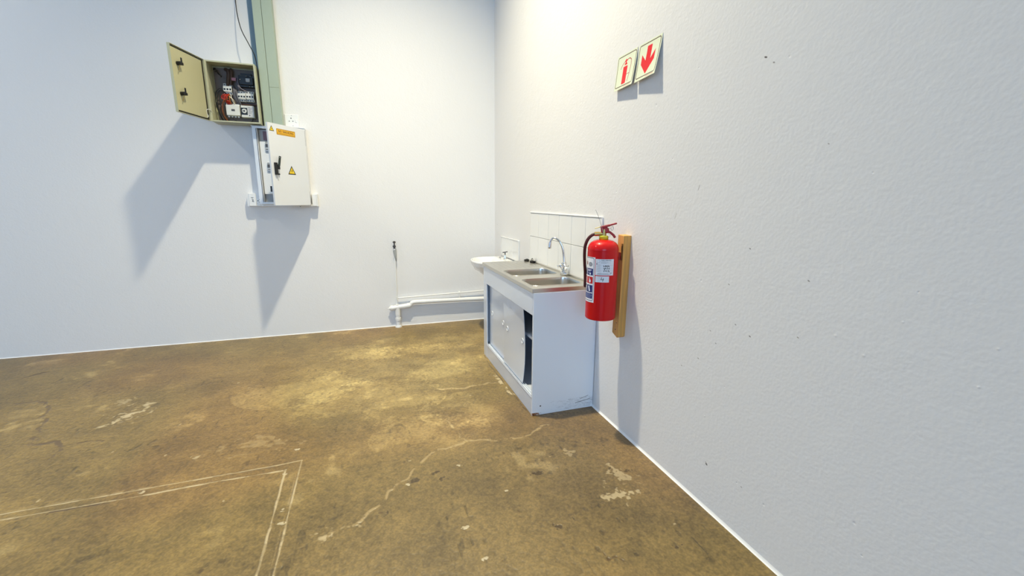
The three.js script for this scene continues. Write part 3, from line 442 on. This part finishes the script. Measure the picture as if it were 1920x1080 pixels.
// ---------------------------------------------------------------- sink cabinet
const CZ0 = 1.272, CZ1 = 2.600, CX = -0.487;
{
  const g = thing('sink_cabinet', 'white steel sink cabinet on the floor with sliding doors, its right bay standing open', 'cabinet');
  const t = 0.012;
  const scuff = canvasTex(512, 1024, (x, w, h) => {   // uv: u along x (front left), v up
    x.fillStyle = '#e8edf3'; x.fillRect(0, 0, w, h);
    for (let i = 0; i < 260; i++) { const k = rnd(); x.fillStyle = `rgba(70,72,76,${0.05 + 0.13 * rnd()})`; const px = w * (0.25 + 0.75 * Math.sqrt(rnd())), py = h * (0.90 + 0.085 * rnd()); x.fillRect(px, py, 6 + 46 * k * k, 1 + 3 * rnd()); }
    x.strokeStyle = 'rgba(60,62,66,0.55)'; x.lineWidth = 4; x.beginPath(); x.moveTo(w * 0.78, h * 0.915); x.lineTo(w * 0.92, h * 0.893); x.stroke(); x.lineWidth = 5; x.beginPath(); x.moveTo(w * 0.70, h * 0.945); x.lineTo(w * 0.95, h * 0.925); x.stroke();
    x.fillStyle = 'rgba(40,34,30,0.9)'; x.beginPath(); x.arc(w * 0.13, h * 0.925, 6, 0, 7); x.fill();
    for (let i = 0; i < 90; i++) { x.fillStyle = `rgba(${96 + 40 * rnd()},${48 + 20 * rnd()},22,${0.25 + 0.5 * rnd()})`; x.fillRect(w * 0.16 * rnd() * rnd(), h * (1 - 0.022 * rnd()), 3 + 12 * rnd(), 2 + 5 * rnd()); }
  });
  const endMat = phys(0xffffff, 0.3, { map: scuff, clearcoat: 0.2, clearcoatRoughness: 0.2 });
  const end = bx(CX, -0.004, 0, 0.894, CZ1 - t, CZ1, 0.002), p = end.attributes.position, uv = end.attributes.uv;
  for (let i = 0; i < p.count; i++) uv.setXY(i, (p.getX(i) - CX) / 0.483, p.getY(i) / 0.894);
  part('side_panel', end, endMat, g, 'scuffed end panel facing the camera');
  part('side_panel', bx(CX, -0.004, 0, 0.894, CZ0, CZ0 + t), M.cabinet, g);
  part('front_stile', [bx(CX + 0.0004, CX + 0.012, 0, 0.894, CZ0 + t, CZ0 + 0.105), bx(CX, CX + 0.012, 0.0, 0.894, CZ1 - 0.022, CZ1 - t)], M.cabinet, g);
  part('fascia', [bx(CX, CX + 0.012, 0.735, 0.894, CZ0 + 0.105, CZ1 - 0.022), bx(CX + 0.012, CX + 0.045, 0.735, 0.747, CZ0 + 0.02, CZ1 - t)], M.cabinet, g);
  part('plinth', bx(CX + 0.002, CX + 0.014, 0, 0.135, CZ0 + 0.09, CZ1 - t), M.cabinet, g);
  part('door_track', [bx(CX + 0.002, CX + 0.006, 0.13, 0.145, CZ0 + 0.1, CZ1 - t, 0), bx(CX + 0.020, CX + 0.023, 0.13, 0.143, CZ0 + 0.1, CZ1 - t, 0), bx(CX + 0.036, CX + 0.039, 0.13, 0.143, CZ0 + 0.1, CZ1 - t, 0), bx(CX, CX + 0.045, 0.128, 0.134, CZ0 + 0.1, CZ1 - t, 0)], M.cabinet, g);
  part('bottom_panel', bx(CX + 0.04, -0.016, 0.12, 0.13, CZ0 + t, CZ1 - t), M.cabinet, g);
  part('back_panel', bx(-0.016, -0.004, 0.0, 0.74, CZ0 + t, CZ1 - t), M.cabinet, g);
  part('shelf', [bx(CX + 0.055, -0.018, 0.528, 0.534, CZ0 + t + 0.002, CZ1 - t - 0.002), bx(CX + 0.055, CX + 0.059, 0.51, 0.534, CZ0 + t + 0.002, CZ1 - t - 0.002)], M.cabinet, g);
  part('waste_trap', [tube([[-0.25, 0.745, 2.36], [-0.25, 0.66, 2.36], [-0.25, 0.62, 2.39], [-0.25, 0.62, 2.44], [-0.25, 0.67, 2.47], [-0.20, 0.69, 2.48], [-0.05, 0.68, 2.48]], 0.02, 50, 14), cyl([-0.25, 0.71, 2.36], [-0.25, 0.75, 2.36], 0.034)], M.whitePlastic, g, 'white plastic waste trap under the sink bowls');
  // two sliding doors of thin sheet, both slid to the left; the sheets have sprung a little out of flat
  for (const [z0, z1, x, bow, ring] of [[1.392, 1.905, CX + 0.030, 0.008, [1.468, 1.800]], [1.880, 2.357, CX + 0.013, 0.018, [1.975, 2.312]]]) {
    const f = (u, v) => { const z = z0 + (z1 - z0) * u, y = 0.146 + 0.588 * v; return [x + bow * Math.sin(Math.PI * Math.pow(v, 0.8)) * (0.15 + 0.85 * u * u), y, z]; };
    const d = part('sliding_door', plate(14, 20, f, () => [1, 0, 0], 0.003), M.cabinet, g);
    for (const z of ring) { const [px, y] = f((z - z0) / (z1 - z0), 0.545); const r = part('finger_pull', [new THREE.TorusGeometry(0.019, 0.0035, 10, 28).rotateY(Math.PI / 2).translate(px - 0.001, y, z), cyl([px - 0.0012, y, z], [px + 0.0005, y, z], 0.019, 0.019, 28)], M.whitePaint, d); }
  }
}
// ---------------------------------------------------------------- stainless double sink top
const TOP = 0.925;
{
  const g = thing('double_sink', 'stainless steel double bowl sink top with ridged drainer, on the white cabinet', 'sink');
  const X0 = -0.492, X1 = -0.0118, Z0 = 1.255, Z1 = 2.592;
  const bowls = [[-0.462, -0.07, 1.785, 2.085, 0.06], [-0.462, -0.07, 2.235, 2.515, 0.06]];
  const s = new THREE.Shape(); roundRect(s, X0, X1, Z0, Z1, 0.006);
  for (const [a, b, c, d, r] of bowls) { const h = new THREE.Path(); roundRect(h, a, b, c, d, r); s.holes.push(h); }
  const sheet = extrude(s, 0.003); sheet.rotateX(Math.PI / 2); sheet.translate(0, TOP, 0);
  part('worktop', sheet, M.steel, g);
  part('front_lip', [bx(X0 - 0.003, X0 + 0.004, TOP - 0.031, TOP - 0.0005, Z0 - 0.002, Z1 + 0.003, 0.003), bx(X0 + 0.003, X1, TOP - 0.031, TOP - 0.0006, Z1 - 0.004, Z1 + 0.0035, 0.003), bx(X0 + 0.003, X1, TOP - 0.031, TOP - 0.0006, Z0 - 0.003, Z0 + 0.004, 0.003)], M.steel, g);
  part('upstand', bx(X1 - 0.016, X1, TOP - 0.002, TOP + 0.012, Z0, Z1, 0.005), M.steel, g);
  parts('drainer_ridge', Array.from({ length: 9 }, (_, i) => { const c = new THREE.CapsuleGeometry(0.0035, 0.38, 4, 8).rotateX(Math.PI / 2).scale(1, 0.5, 1); return c.translate(-0.43 + i * 0.044, TOP + 0.0002, 1.50); }), M.steel, g);
  for (const [a, b, c, d, r] of bowls) {
    const cx = (a + b) / 2, cz = (c + d) / 2, hx = (b - a) / 2, hz = (d - c) / 2;
    const loop = (k, inset) => { const q = k * 4 % 4, side = Math.floor(q), R = Math.max(r - inset * 0.3, 0.02), ex = hx - inset, ez = hz - inset; const n = 4 * 14, i = Math.round(k * n) % n, corner = Math.floor(i / 14), an = (corner + (i % 14) / 13) * Math.PI / 2, sx = [1, -1, -1, 1][corner], sz = [1, 1, -1, -1][corner]; return [cx + sx * (ex - R) + R * Math.cos(an), cz + sz * (ez - R) + R * Math.sin(an)]; };
    const prof = [[0, 0], [0.002, -0.012], [0.006, -0.10], [0.012, -0.135], [0.026, -0.152], [0.05, -0.158], [0.115, -0.162]];
    const geo = grid(56, 60, (u, v) => { const q = v * (prof.length - 1), i = Math.min(Math.floor(q), prof.length - 2), f = q - i, inset = prof[i][0] + (prof[i + 1][0] - prof[i][0]) * f, y = prof[i][1] + (prof[i + 1][1] - prof[i][1]) * f, [x, z] = loop(u, inset); return [x, TOP - 0.001 + y, z]; });
    const rim = grid(56, 10, (u, v) => { const an = Math.PI * v, [x, z] = loop(u, 0.002 - 0.005 * (1 - Math.cos(an)) * 0.7); return [x, TOP - 0.002 + 0.0055 * Math.sin(an), z]; });
    const floor = lathe([[0.001, 0], [hz * 0.9, 0.0015]], 32).scale(1, 1, 1).translate(cx, TOP - 0.1635, cz); floor.scale(1, 1, 1);
    const plateG = bx(cx - hx + 0.09, cx + hx - 0.09, TOP - 0.166, TOP - 0.162, cz - hz + 0.09, cz + hz - 0.09, 0.001);
    const bw = part('bowl', [geo, plateG], M.steel, g);
    part('bowl_rim', rim, M.steel, bw);
    part('drain', [lathe([[0.001, 0.002], [0.03, 0.002], [0.038, 0.005], [0.04, 0.001]], 28, [cx, TOP - 0.162, cz])], M.chrome, bw);
  }
}
// ---------------------------------------------------------------- mixer tap, plugs
{
  const B = [-0.056, TOP + 0.0125, 2.155], g = thing('mixer_tap', 'chrome swan-neck mixer tap with two cross handles at the back of the sink', 'tap', B);
  part('base_plate', [lathe([[0.001, 0.014], [0.024, 0.014], [0.03, 0.008], [0.03, -0.012], [0.001, -0.012]], 28).scale(0.85, 1, 1.6), cyl([0, 0.01, 0], [0, 0.075, 0], 0.019, 0.016, 24)], M.chrome, g);
  part('body', [cyl([0, 0.035, -0.034], [0, 0.035, 0.034], 0.013, 0.013, 20), lathe([[0.017, 0.07], [0.02, 0.076], [0.018, 0.088], [0.012, 0.094], [0.001, 0.095]], 24)], M.chrome, g);
  const spout = part('spout', tube([[0.0, 0.08, 0], [-0.004, 0.14, -0.006], [-0.012, 0.20, -0.012], [-0.032, 0.252, -0.026], [-0.056, 0.276, -0.046], [-0.078, 0.274, -0.064], [-0.09, 0.252, -0.074], [-0.093, 0.232, -0.077]], 0.0095, 70, 14), M.chrome, g);
  part('nozzle', [cyl([-0.092, 0.245, -0.076], [-0.094, 0.205, -0.078], 0.0125, 0.0145, 20), cyl([-0.094, 0.205, -0.078], [-0.0945, 0.195, -0.078], 0.0145, 0.012, 20)], M.chrome, spout);
  for (const s of [-1, 1]) {
    const c = V(-0.012, 0.062, s * 0.044), ax = V(-0.25, 0.75, s * 0.6).normalize(), e1 = V(1, 0, 0).cross(ax).normalize(), e2 = ax.clone().cross(e1);
    const arm = (e) => { const p = c.clone().addScaledVector(e, 0.026), q = c.clone().addScaledVector(e, -0.026); return [cyl(p.toArray(), q.toArray(), 0.0045, 0.0045, 10), ball(p.x, p.y, p.z, 0.0068), ball(q.x, q.y, q.z, 0.0068)]; };
    part('cross_handle', [cyl([0, 0.035, s * 0.025], c.toArray(), 0.011, 0.009, 16), ball(c.x, c.y, c.z, 0.010), ...arm(e1), ...arm(e2)], M.chrome, g);
  }
}
for (const [x, z, look] of [[-0.062, 1.318, 'left'], [-0.045, 1.425, 'right']]) {
  const g = thing('sink_plug', look === 'left' ? 'flat black rubber plug lying on the drainer, nearer the basin' : 'black rubber plug with a raised ring on the drainer, nearer the tap', 'plug', [x, TOP, z], 0, 'black plugs on the drainer');
  part('stopper', lathe([[0.001, 0.0], [0.022, 0.0], [0.026, 0.014], [0.024, 0.018], [0.001, 0.019]], 24), M.rubber, g);
  part('pull_ring', look === 'left' ? [new THREE.TorusGeometry(0.010, 0.0025, 8, 20).rotateX(Math.PI / 2).translate(0.004, 0.021, 0)] : [new THREE.TorusGeometry(0.011, 0.0028, 8, 20).rotateY(0.5).translate(0, 0.029, -0.004), cyl([0.012, 0.012, 0.02], [0.02, 0.02, 0.045], 0.004)], M.rubber, g);
}
// ---------------------------------------------------------------- tiled splashbacks
{
  const g = thing('tiled_splashback', 'white tiled splashback of two tile rows on the right wall above the sink', 'splashback');
  const zs = [1.262, 1.479, 1.711, 1.932, 2.168, 2.395, 2.622], ys = [0.915, 1.169, 1.392];
  part('grout_bed', bx(-0.0065, -0.0002, 0.912, 1.392, 1.258, 2.626, 0), M.grout, g);
  for (let r = 0; r < 2; r++) for (let i = 0; i < 6; i++) part('tile', bx(-0.0095 - 0.0008 * rnd(), -0.0004, ys[r] + 0.0018, ys[r + 1] - 0.0018, zs[i] + 0.0018, zs[i + 1] - 0.0018, 0.0018), M.tile, g);
  part('tile_trim', [bx(-0.0135, -0.0002, 1.392, 1.402, 1.256, 2.630, 0.004), bx(-0.0125, -0.0002, 1.30, 1.397, 2.622, 2.632, 0.003)], M.tile, g);
}
{
  const g = thing('basin_splashback', 'low row of white tiles on the right wall behind the wash basin', 'splashback');
  part('grout_bed', bx(-0.0065, -0.0002, 0.862, 1.083, 0.288, 0.93, 0), M.grout, g);
  for (let i = 0; i < 3; i++) part('tile', bx(-0.0095, -0.0004, 0.864, 1.084, 0.288 + 0.2143 * i + 0.0006, 0.288 + 0.2143 * (i + 1) - 0.0006, 0.0018), M.tile, g);
  part('tile_trim', [bx(-0.0135, -0.0002, 1.084, 1.091, 0.284, 0.934, 0.003), bx(-0.0135, -0.0002, 0.862, 1.091, 0.928, 0.936, 0.003)], M.tile, g);
}
// ---------------------------------------------------------------- wash basin with its tap
{
  const g = thing('wash_basin', 'white ceramic wash basin on the right wall, partly behind the sink cabinet', 'basin');
  const BZ = 0.60, prof = [[0.10, 0.10, -0.10, 0.655], [0.32, 0.34, -0.13, 0.66], [0.62, 0.64, -0.17, 0.69], [0.84, 0.86, -0.19, 0.745], [0.96, 0.97, -0.2, 0.80], [0.985, 0.99, -0.2, 0.825], [1, 1, -0.2, 0.835], [1.005, 1.005, -0.2, 0.846], [0.99, 0.99, -0.2, 0.853], [0.93, 0.93, -0.203, 0.853], [0.90, 0.9, -0.212, 0.845], [0.84, 0.85, -0.224, 0.80], [0.70, 0.74, -0.232, 0.745], [0.45, 0.5, -0.236, 0.712], [0.1, 0.1, -0.236, 0.706]];
  const shell = grid(64, (prof.length - 1) * 4, (u, v) => {
    const q = v * (prof.length - 1), i = Math.min(Math.floor(q), prof.length - 2), f = q - i, [sx, sz, cx, y] = prof[i].map((a, k) => a + (prof[i + 1][k] - a) * f), an = u * Math.PI * 2, c = Math.cos(an), s = Math.sin(an), inner = q > 9;
    const P = (w, e) => Math.sign(w) * Math.pow(Math.abs(w), e);
    let x = cx + 0.245 * sx * P(c, 0.85); if (inner) x = Math.min(x, -0.105 - 0.2 * (1 - sx)); else x = Math.min(x, -0.012);
    return [x, y, BZ + 0.30 * sz * P(s, 0.92)];
  });
  part('bowl', shell, M.ceramic, g);
  part('tap_ledge', bx(-0.115, -0.012, 0.838, 0.856, BZ - 0.27, BZ + 0.27, 0.006), M.ceramic, g);
  parts('overflow', [[-0.104, 0.565], [-0.104, 0.60]].map(([x, z]) => cyl([x, 0.835, z], [x - 0.004, 0.8355, z], 0.007)), M.greyDark, g);
}
{
  const g = thing('pillar_tap', 'small chrome pillar tap with a dark bar handle on the wash basin', 'tap', [-0.06, 0.856, 0.61]);
  part('body', [lathe([[0.001, 0.05], [0.010, 0.05], [0.014, 0.04], [0.014, 0.012], [0.019, 0.004], [0.019, 0], [0.001, 0]], 24), cyl([0, 0.03, 0], [-0.06, 0.026, 0.01], 0.008, 0.007), cyl([-0.06, 0.03, 0.01], [-0.062, 0.008, 0.01], 0.008, 0.008)], M.chrome, g);
  part('handle', [cyl([0, 0.05, 0], [0, 0.078, 0], 0.006), cyl([-0.028, 0.078, 0.014], [0.028, 0.080, -0.014], 0.0055), ball(-0.028, 0.078, 0.014, 0.0065), ball(0.028, 0.08, -0.014, 0.0065)], M.greyDark, g);
}
// ---------------------------------------------------------------- wooden board and fire extinguisher
{
  const g = thing('wooden_board', 'upright varnished wooden board fixed to the right wall behind the red fire extinguisher', 'board');
  const s = new THREE.Shape(); s.moveTo(2.895, 0.672); s.lineTo(2.947, 0.652); s.lineTo(2.957, 0.66); s.lineTo(2.966, 1.296); s.lineTo(2.906, 1.300); s.lineTo(2.895, 0.672);
  const geo = extrude(s, 0.048, 0.0025).rotateY(-Math.PI / 2).translate(-0.0025, 0, 0);
  const p = geo.attributes.position, n = geo.attributes.normal, uv = geo.attributes.uv;
  for (let i = 0; i < p.count; i++) { const a = Math.abs(n.getX(i)) > 0.7 ? p.getZ(i) : p.getX(i) + 0.4; uv.setXY(i, a / 0.16, p.getY(i) / 0.66); }
  part('plank', geo, M.wood, g);
  part('hook', [tube([[-0.0545, 1.240, 2.9605], [-0.059, 1.238, 2.9605], [-0.060, 1.225, 2.9605], [-0.059, 1.19, 2.9605], [-0.058, 1.165, 2.9605], [-0.060, 1.15, 2.9605]], 0.003, 30, 8), bx(-0.056, -0.0532, 1.15, 1.25, 2.950, 2.964, 0.001)], std(0x6b4a22, 0.45, 0.6), g, 'brass coloured hanging hook');
  parts('nail', [ball(-0.053, 0.70, 2.93, 0.0035), ball(-0.053, 0.745, 2.937, 0.003)], M.greyDark, g);
}
{
  const A = [-0.163, 0.782, 2.918], R = 0.0935, H = 0.425;
  const g = thing('fire_extinguisher', 'red fire extinguisher hung on the wooden board beside the sink', 'fire extinguisher', A);
  part('cylinder', lathe([[0.001, 0.006], [R - 0.02, 0.0], [R - 0.006, 0.002], [R, 0.01], [R, H - 0.004], [R - 0.0012, H], [R, H + 0.004], [R, H + 0.012], [R * 0.985, H + 0.022], [R * 0.93, H + 0.036], [R * 0.82, H + 0.05], [R * 0.64, H + 0.0605], [R * 0.42, H + 0.067], [0.026, H + 0.069], [0.001, H + 0.07]], 72), M.red, g);
  const yN = H + 0.068;
  part('neck_collar', [lathe([[0.001, yN - 0.002], [0.029, yN - 0.002], [0.029, yN + 0.021], [0.024, yN + 0.024], [0.001, yN + 0.024]], 8)], M.collar, g, 'yellow green collar under the valve');
  // valve and handles lie along w, the picture-plane direction they point in
  const wv = V(0.90, 0, 0.43), at = (a, y, o = 0) => [wv.x * a - wv.z * o, y, wv.z * a + wv.x * o];
  part('valve', [cyl(at(0, yN + 0.02), at(0, yN + 0.062), 0.0155, 0.014, 20), cyl(at(-0.05, yN + 0.034), at(0, yN + 0.036), 0.010, 0.012, 16), cyl(at(-0.056, yN + 0.033), at(-0.028, yN + 0.034), 0.0135, 0.0135, 8), cyl(at(0, yN + 0.058), at(0.0, yN + 0.075), 0.01, 0.008, 14)], M.brass, g);
  const bar = (a0, y0, a1, y1, w, th) => { const l = Math.hypot(a1 - a0, y1 - y0), b = new RoundedBoxGeometry(l, th, w, 3, Math.min(th, w) * 0.35); b.rotateZ(Math.atan2(y1 - y0, a1 - a0)); b.translate((a0 + a1) / 2, (y0 + y1) / 2, 0); b.rotateY(-Math.atan2(wv.z, wv.x)); return b; };
  part('valve_head', [bar(-0.018, yN + 0.050, 0.030, yN + 0.058, 0.026, 0.034), bar(-0.02, yN + 0.062, 0.02, yN + 0.07, 0.022, 0.016)], M.redDark, g);
  part('carry_handle', [bar(0.012, yN + 0.054, 0.042, yN + 0.042, 0.024, 0.014), bar(0.034, yN + 0.046, 0.062, yN + 0.024, 0.024, 0.014), bar(0.055, yN + 0.031, 0.068, yN + 0.012, 0.024, 0.0145)], M.redDark, g);
  part('squeeze_lever', [bar(-0.022, yN + 0.073, 0.035, yN + 0.087, 0.022, 0.013), bar(0.03, yN + 0.086, 0.074, yN + 0.099, 0.021, 0.010)], M.redDark, g);
  part('spindle_pin', bar(-0.056, yN + 0.066, -0.012, yN + 0.078, 0.006, 0.005), M.brass, g);
  const ring = new THREE.TorusGeometry(0.012, 0.0016, 8, 28).rotateY(0.4);
  part('safety_pin', [ring.translate(...at(0.046, yN + 0.070, 0.018)), cyl(at(0.02, yN + 0.070, 0.016), at(0.036, yN + 0.070, 0.018), 0.0018), tube([at(0.022, yN + 0.04, 0.018), at(0.036, yN + 0.03, 0.02), at(0.034, yN + 0.022, 0.022), at(0.024, yN + 0.012, 0.024)], 0.0012, 24, 6)], M.greyPlastic, g);
  part('seal_wire', tube([at(-0.006, yN + 0.04, 0.017), at(-0.016, yN + 0.075, 0.02), at(-0.035, yN + 0.13, 0.02), at(-0.056, yN + 0.178, 0.018)], 0.0012, 24, 6), M.greyPlastic, g);
  part('hose', tube([at(-0.05, yN + 0.034), at(-0.07, yN + 0.026), at(-0.092, yN + 0.004), at(-0.108, yN - 0.036, -0.004), at(-0.111, yN - 0.085, -0.012), at(-0.107, yN - 0.15, -0.03), at(-0.1, yN - 0.22, -0.045), at(-0.098, yN - 0.30, -0.05)], 0.0095, 80, 12), std(0x4a0808, 0.5), g, 'dark red rubber hose');
  const vx = camera.position.x - A[0], vz = camera.position.z - A[2], a0 = Math.atan2(vz, vx);   // the printed front of the cylinder is turned towards the doorway
  const wrap = (d0, d1, y0, y1, off) => grid(28, 4, (u, v) => { const an = a0 - (d0 + (d1 - d0) * u) * Math.PI / 180; return [(R + off) * Math.cos(an), y0 + (y1 - y0) * v - 0.008, (R + off) * Math.sin(an)]; });
  const main = canvasTex(512, 768, (x, w, h) => {
    x.fillStyle = '#e9e9ee'; x.fillRect(0, 0, w, h); x.strokeStyle = '#16213f'; x.lineWidth = 9; x.beginPath(); x.roundRect(14, 14, w - 40, h - 44, 34); x.stroke();
    const navy = '#14226a';
    x.fillStyle = '#8d4a44'; x.beginPath(); x.arc(w - 250, 110, 34, 0, 7); x.fill(); x.fillStyle = '#7d828c'; x.beginPath(); x.ellipse(w - 120, 122, 58, 36, 0, 0, 7); x.fill(); x.fillStyle = '#c9ccd4'; for (let i = 0; i < 3; i++) x.fillRect(w - 160, 104 + i * 14, 80, 4); x.fillStyle = '#a84b3e'; x.beginPath(); x.arc(120, 112, 40, 0, 7); x.fill();
    for (const [c, r, y, hh] of [[0, '#14226a', 190, 120], [0, '#c01a20', 330, 120], [0, '#14226a', 470, 130]]) for (const [bx0, bw] of [[40, 130], [180, 90], [282, 190]]) { x.fillStyle = r; x.fillRect(bx0, y, bw, hh); x.strokeStyle = '#f0f0f4'; x.lineWidth = 5; x.strokeRect(bx0, y, bw, hh); }
    x.fillStyle = '#e8ecf6'; x.fillRect(312, 212, 120, 12); x.fillRect(312, 232, 90, 8); x.beginPath(); x.arc(395, 280, 20, 0, 7); x.fill(); x.fillRect(330, 270, 40, 8);
    x.beginPath(); x.arc(390, 405, 28, 0, 7); x.fill(); x.save(); x.translate(370, 360); x.rotate(-0.5); x.fillRect(-8, -12, 16, 60); x.restore(); x.fillRect(208, 350, 26, 80); x.fillRect(60, 350, 30, 80);
    x.save(); x.translate(375, 535); x.rotate(-0.35); x.fillRect(-18, -48, 38, 96); x.restore(); x.beginPath(); x.arc(222, 520, 22, 0, 7); x.fill(); x.fillRect(200, 545, 46, 12);
    x.fillStyle = navy; x.fillRect(40, 612, w - 80, 92); x.fillStyle = '#aeb8d8'; for (let i = 0; i < 5; i++) x.fillRect(56, 624 + i * 15, 180 + (i * 67) % 60, 4); for (let i = 0; i < 5; i++) x.fillRect(270, 624 + i * 15, 150 + (i * 41) % 50, 4);
    x.fillStyle = '#222'; x.beginPath(); x.arc(370, 322, 6, 0, 7); x.fill();
  });
  part('instruction_label', wrap(-118, -27, 0.122, 0.400, 0.0006), std(0xffffff, 0.35, 0, { map: main }), g, 'white instruction label with navy and red pictograms');
  const service = canvasTex(512, 512, (x, w, h) => {
    x.fillStyle = '#e3e5ec'; x.fillRect(0, 0, w, h); x.fillStyle = '#23262e'; x.font = 'bold 44px sans-serif'; x.fillText('FIRE SERVICE', 150, 52, 330);
    x.fillStyle = '#8b8f99'; x.beginPath(); x.arc(76, 70, 44, 0, 7); x.lineWidth = 5; x.strokeStyle = '#8b8f99'; x.stroke(); for (let i = 0; i < 4; i++) x.fillRect(150, 74 + 18 * i, 120 + (i * 71) % 190, 6);
    x.strokeStyle = '#a0a4ad'; x.lineWidth = 4; for (let i = 0; i < 6; i++) { x.beginPath(); x.moveTo(20, 190 + i * 42); x.lineTo(w - 26, 190 + i * 42); x.stroke(); x.fillRect(26, 164 + i * 42, 90, 6); } x.fillStyle = '#2a2d36'; x.fillRect(26, 120, 18, 60); x.fillRect(60, 448, 300, 9); x.fillRect(40, 478, 400, 8); x.fillRect(400, 430, 60, 14);
    x.strokeStyle = '#1a1c26'; x.lineWidth = 11; let s = 5; const r = () => (s = (s * 16807) % 2147483647) / 2147483647;
    for (let row = 0; row < 3; row++) for (let i = 0; i < 4; i++) { x.beginPath(); const px = 215 + i * 44, py = 190 + row * 76; x.moveTo(px + 30 * r(), py); for (let k = 0; k < 4; k++) x.lineTo(px + 40 * r(), py + 62 * r()); x.stroke(); }
  });
  part('service_label', wrap(-25, 44, 0.294, 0.392, 0.0007), std(0xffffff, 0.5, 0, { map: service }), g, 'white service record label with handwriting');
  const four = canvasTex(256, 128, (x, w, h) => { x.fillStyle = '#dfe2ea'; x.fillRect(0, 0, w, h); x.strokeStyle = '#15161c'; x.lineWidth = 9; x.beginPath(); x.moveTo(122, 22); x.lineTo(104, 70); x.lineTo(160, 66); x.moveTo(150, 34); x.lineTo(138, 108); x.stroke(); });
  part('number_label', wrap(-24, 27, 0.252, 0.289, 0.0006), std(0xffffff, 0.5, 0, { map: four }), g, 'small white label with a handwritten 4');
  part('wall_bracket', [bx(0.0875, 0.1045, 0.370, 0.415, -0.002, 0.036, 0.002), new THREE.TorusGeometry(R + 0.0015, 0.002, 6, 60, 1.2).rotateX(Math.PI / 2).rotateY(0.6).translate(0, 0.385, 0)], M.redDark, g);
}
// ---------------------------------------------------------------- two photoluminescent wall signs, their lower edges lifted from the wall
{
  const face = (draw) => std(0xffffff, 0.4, 0, { map: canvasTex(512, 512, (x, w, h) => {
    x.fillStyle = '#dfe5cb'; x.fillRect(0, 0, w, h); x.strokeStyle = '#4a2f1c'; x.lineWidth = 12; x.beginPath(); x.roundRect(24, 26, w - 48, h - 66, 26); x.stroke(); draw(x, w, h);
    x.fillStyle = '#c63a2e'; for (let i = 0; i < 14; i++) x.fillRect(270 + i * 14, h - 27, 9, 8);
  }) });
  const arrow = face((x) => { x.fillStyle = '#e0141b'; x.beginPath(); [[212, 70], [316, 70], [316, 262], [410, 158], [410, 292], [256, 452], [102, 292], [102, 158], [206, 262]].forEach(([a, b], i) => (i ? x.lineTo(a, b) : x.moveTo(a, b))); x.closePath(); x.fill(); });
  const ext = face((x) => {
    x.fillStyle = '#e0141b'; x.beginPath(); x.roundRect(190, 190, 112, 258, 14); x.fill(); x.beginPath(); x.moveTo(206, 172); x.lineTo(286, 172); x.lineTo(270, 142); x.lineTo(222, 142); x.fill(); x.fillRect(232, 100, 28, 50); x.beginPath(); x.moveTo(206, 118); x.lineTo(244, 86); x.lineTo(290, 112); x.lineTo(244, 132); x.fill();
    x.strokeStyle = '#a01a1a'; x.lineWidth = 11; x.beginPath(); x.moveTo(228, 118); x.quadraticCurveTo(150, 140, 118, 210); x.stroke();
    x.beginPath(); x.moveTo(264, 112); x.quadraticCurveTo(350, 78, 384, 138); x.quadraticCurveTo(398, 200, 380, 300); x.quadraticCurveTo(366, 380, 350, 432); x.stroke(); x.lineWidth = 7; x.beginPath(); x.moveTo(300, 320); x.lineTo(372, 318); x.stroke();
  });
  const W = 0.205, Hh = 0.198;
  for (const [z0, eL, eR, mat, label] of [[2.717, 0.019, 0.030, ext, 'pale green sign with a red fire extinguisher symbol, peeling off the right wall'], [2.937, 0.022, 0.038, arrow, 'pale green sign with a red downward arrow, peeling off the right wall']]) {
    const g = thing('safety_sign', label, 'sign', [0, 0, 0], 0, 'safety signs on the right wall');
    const lift = (u, v) => 0.0015 + (eL + (eR - eL) * u) * Math.pow(1 - v, 1.25);
    const f = (u, v) => [-lift(u, v), 2.366 - Hh * (1 - v) + 0.012 * lift(u, v), z0 + W * u];
    part('backing', plate(12, 14, f, () => [1, 0, 0], 0.0012), std(0xd9d9cf, 0.5), g);
    part('printed_face', grid(16, 16, (u, v) => { const p = f(u, v); return [p[0] - 0.0007, p[1], p[2]]; }), mat, g);
  }
}

scene.traverse((o) => { if (o.isMesh) shade(o); });
renderer.render(scene, camera);
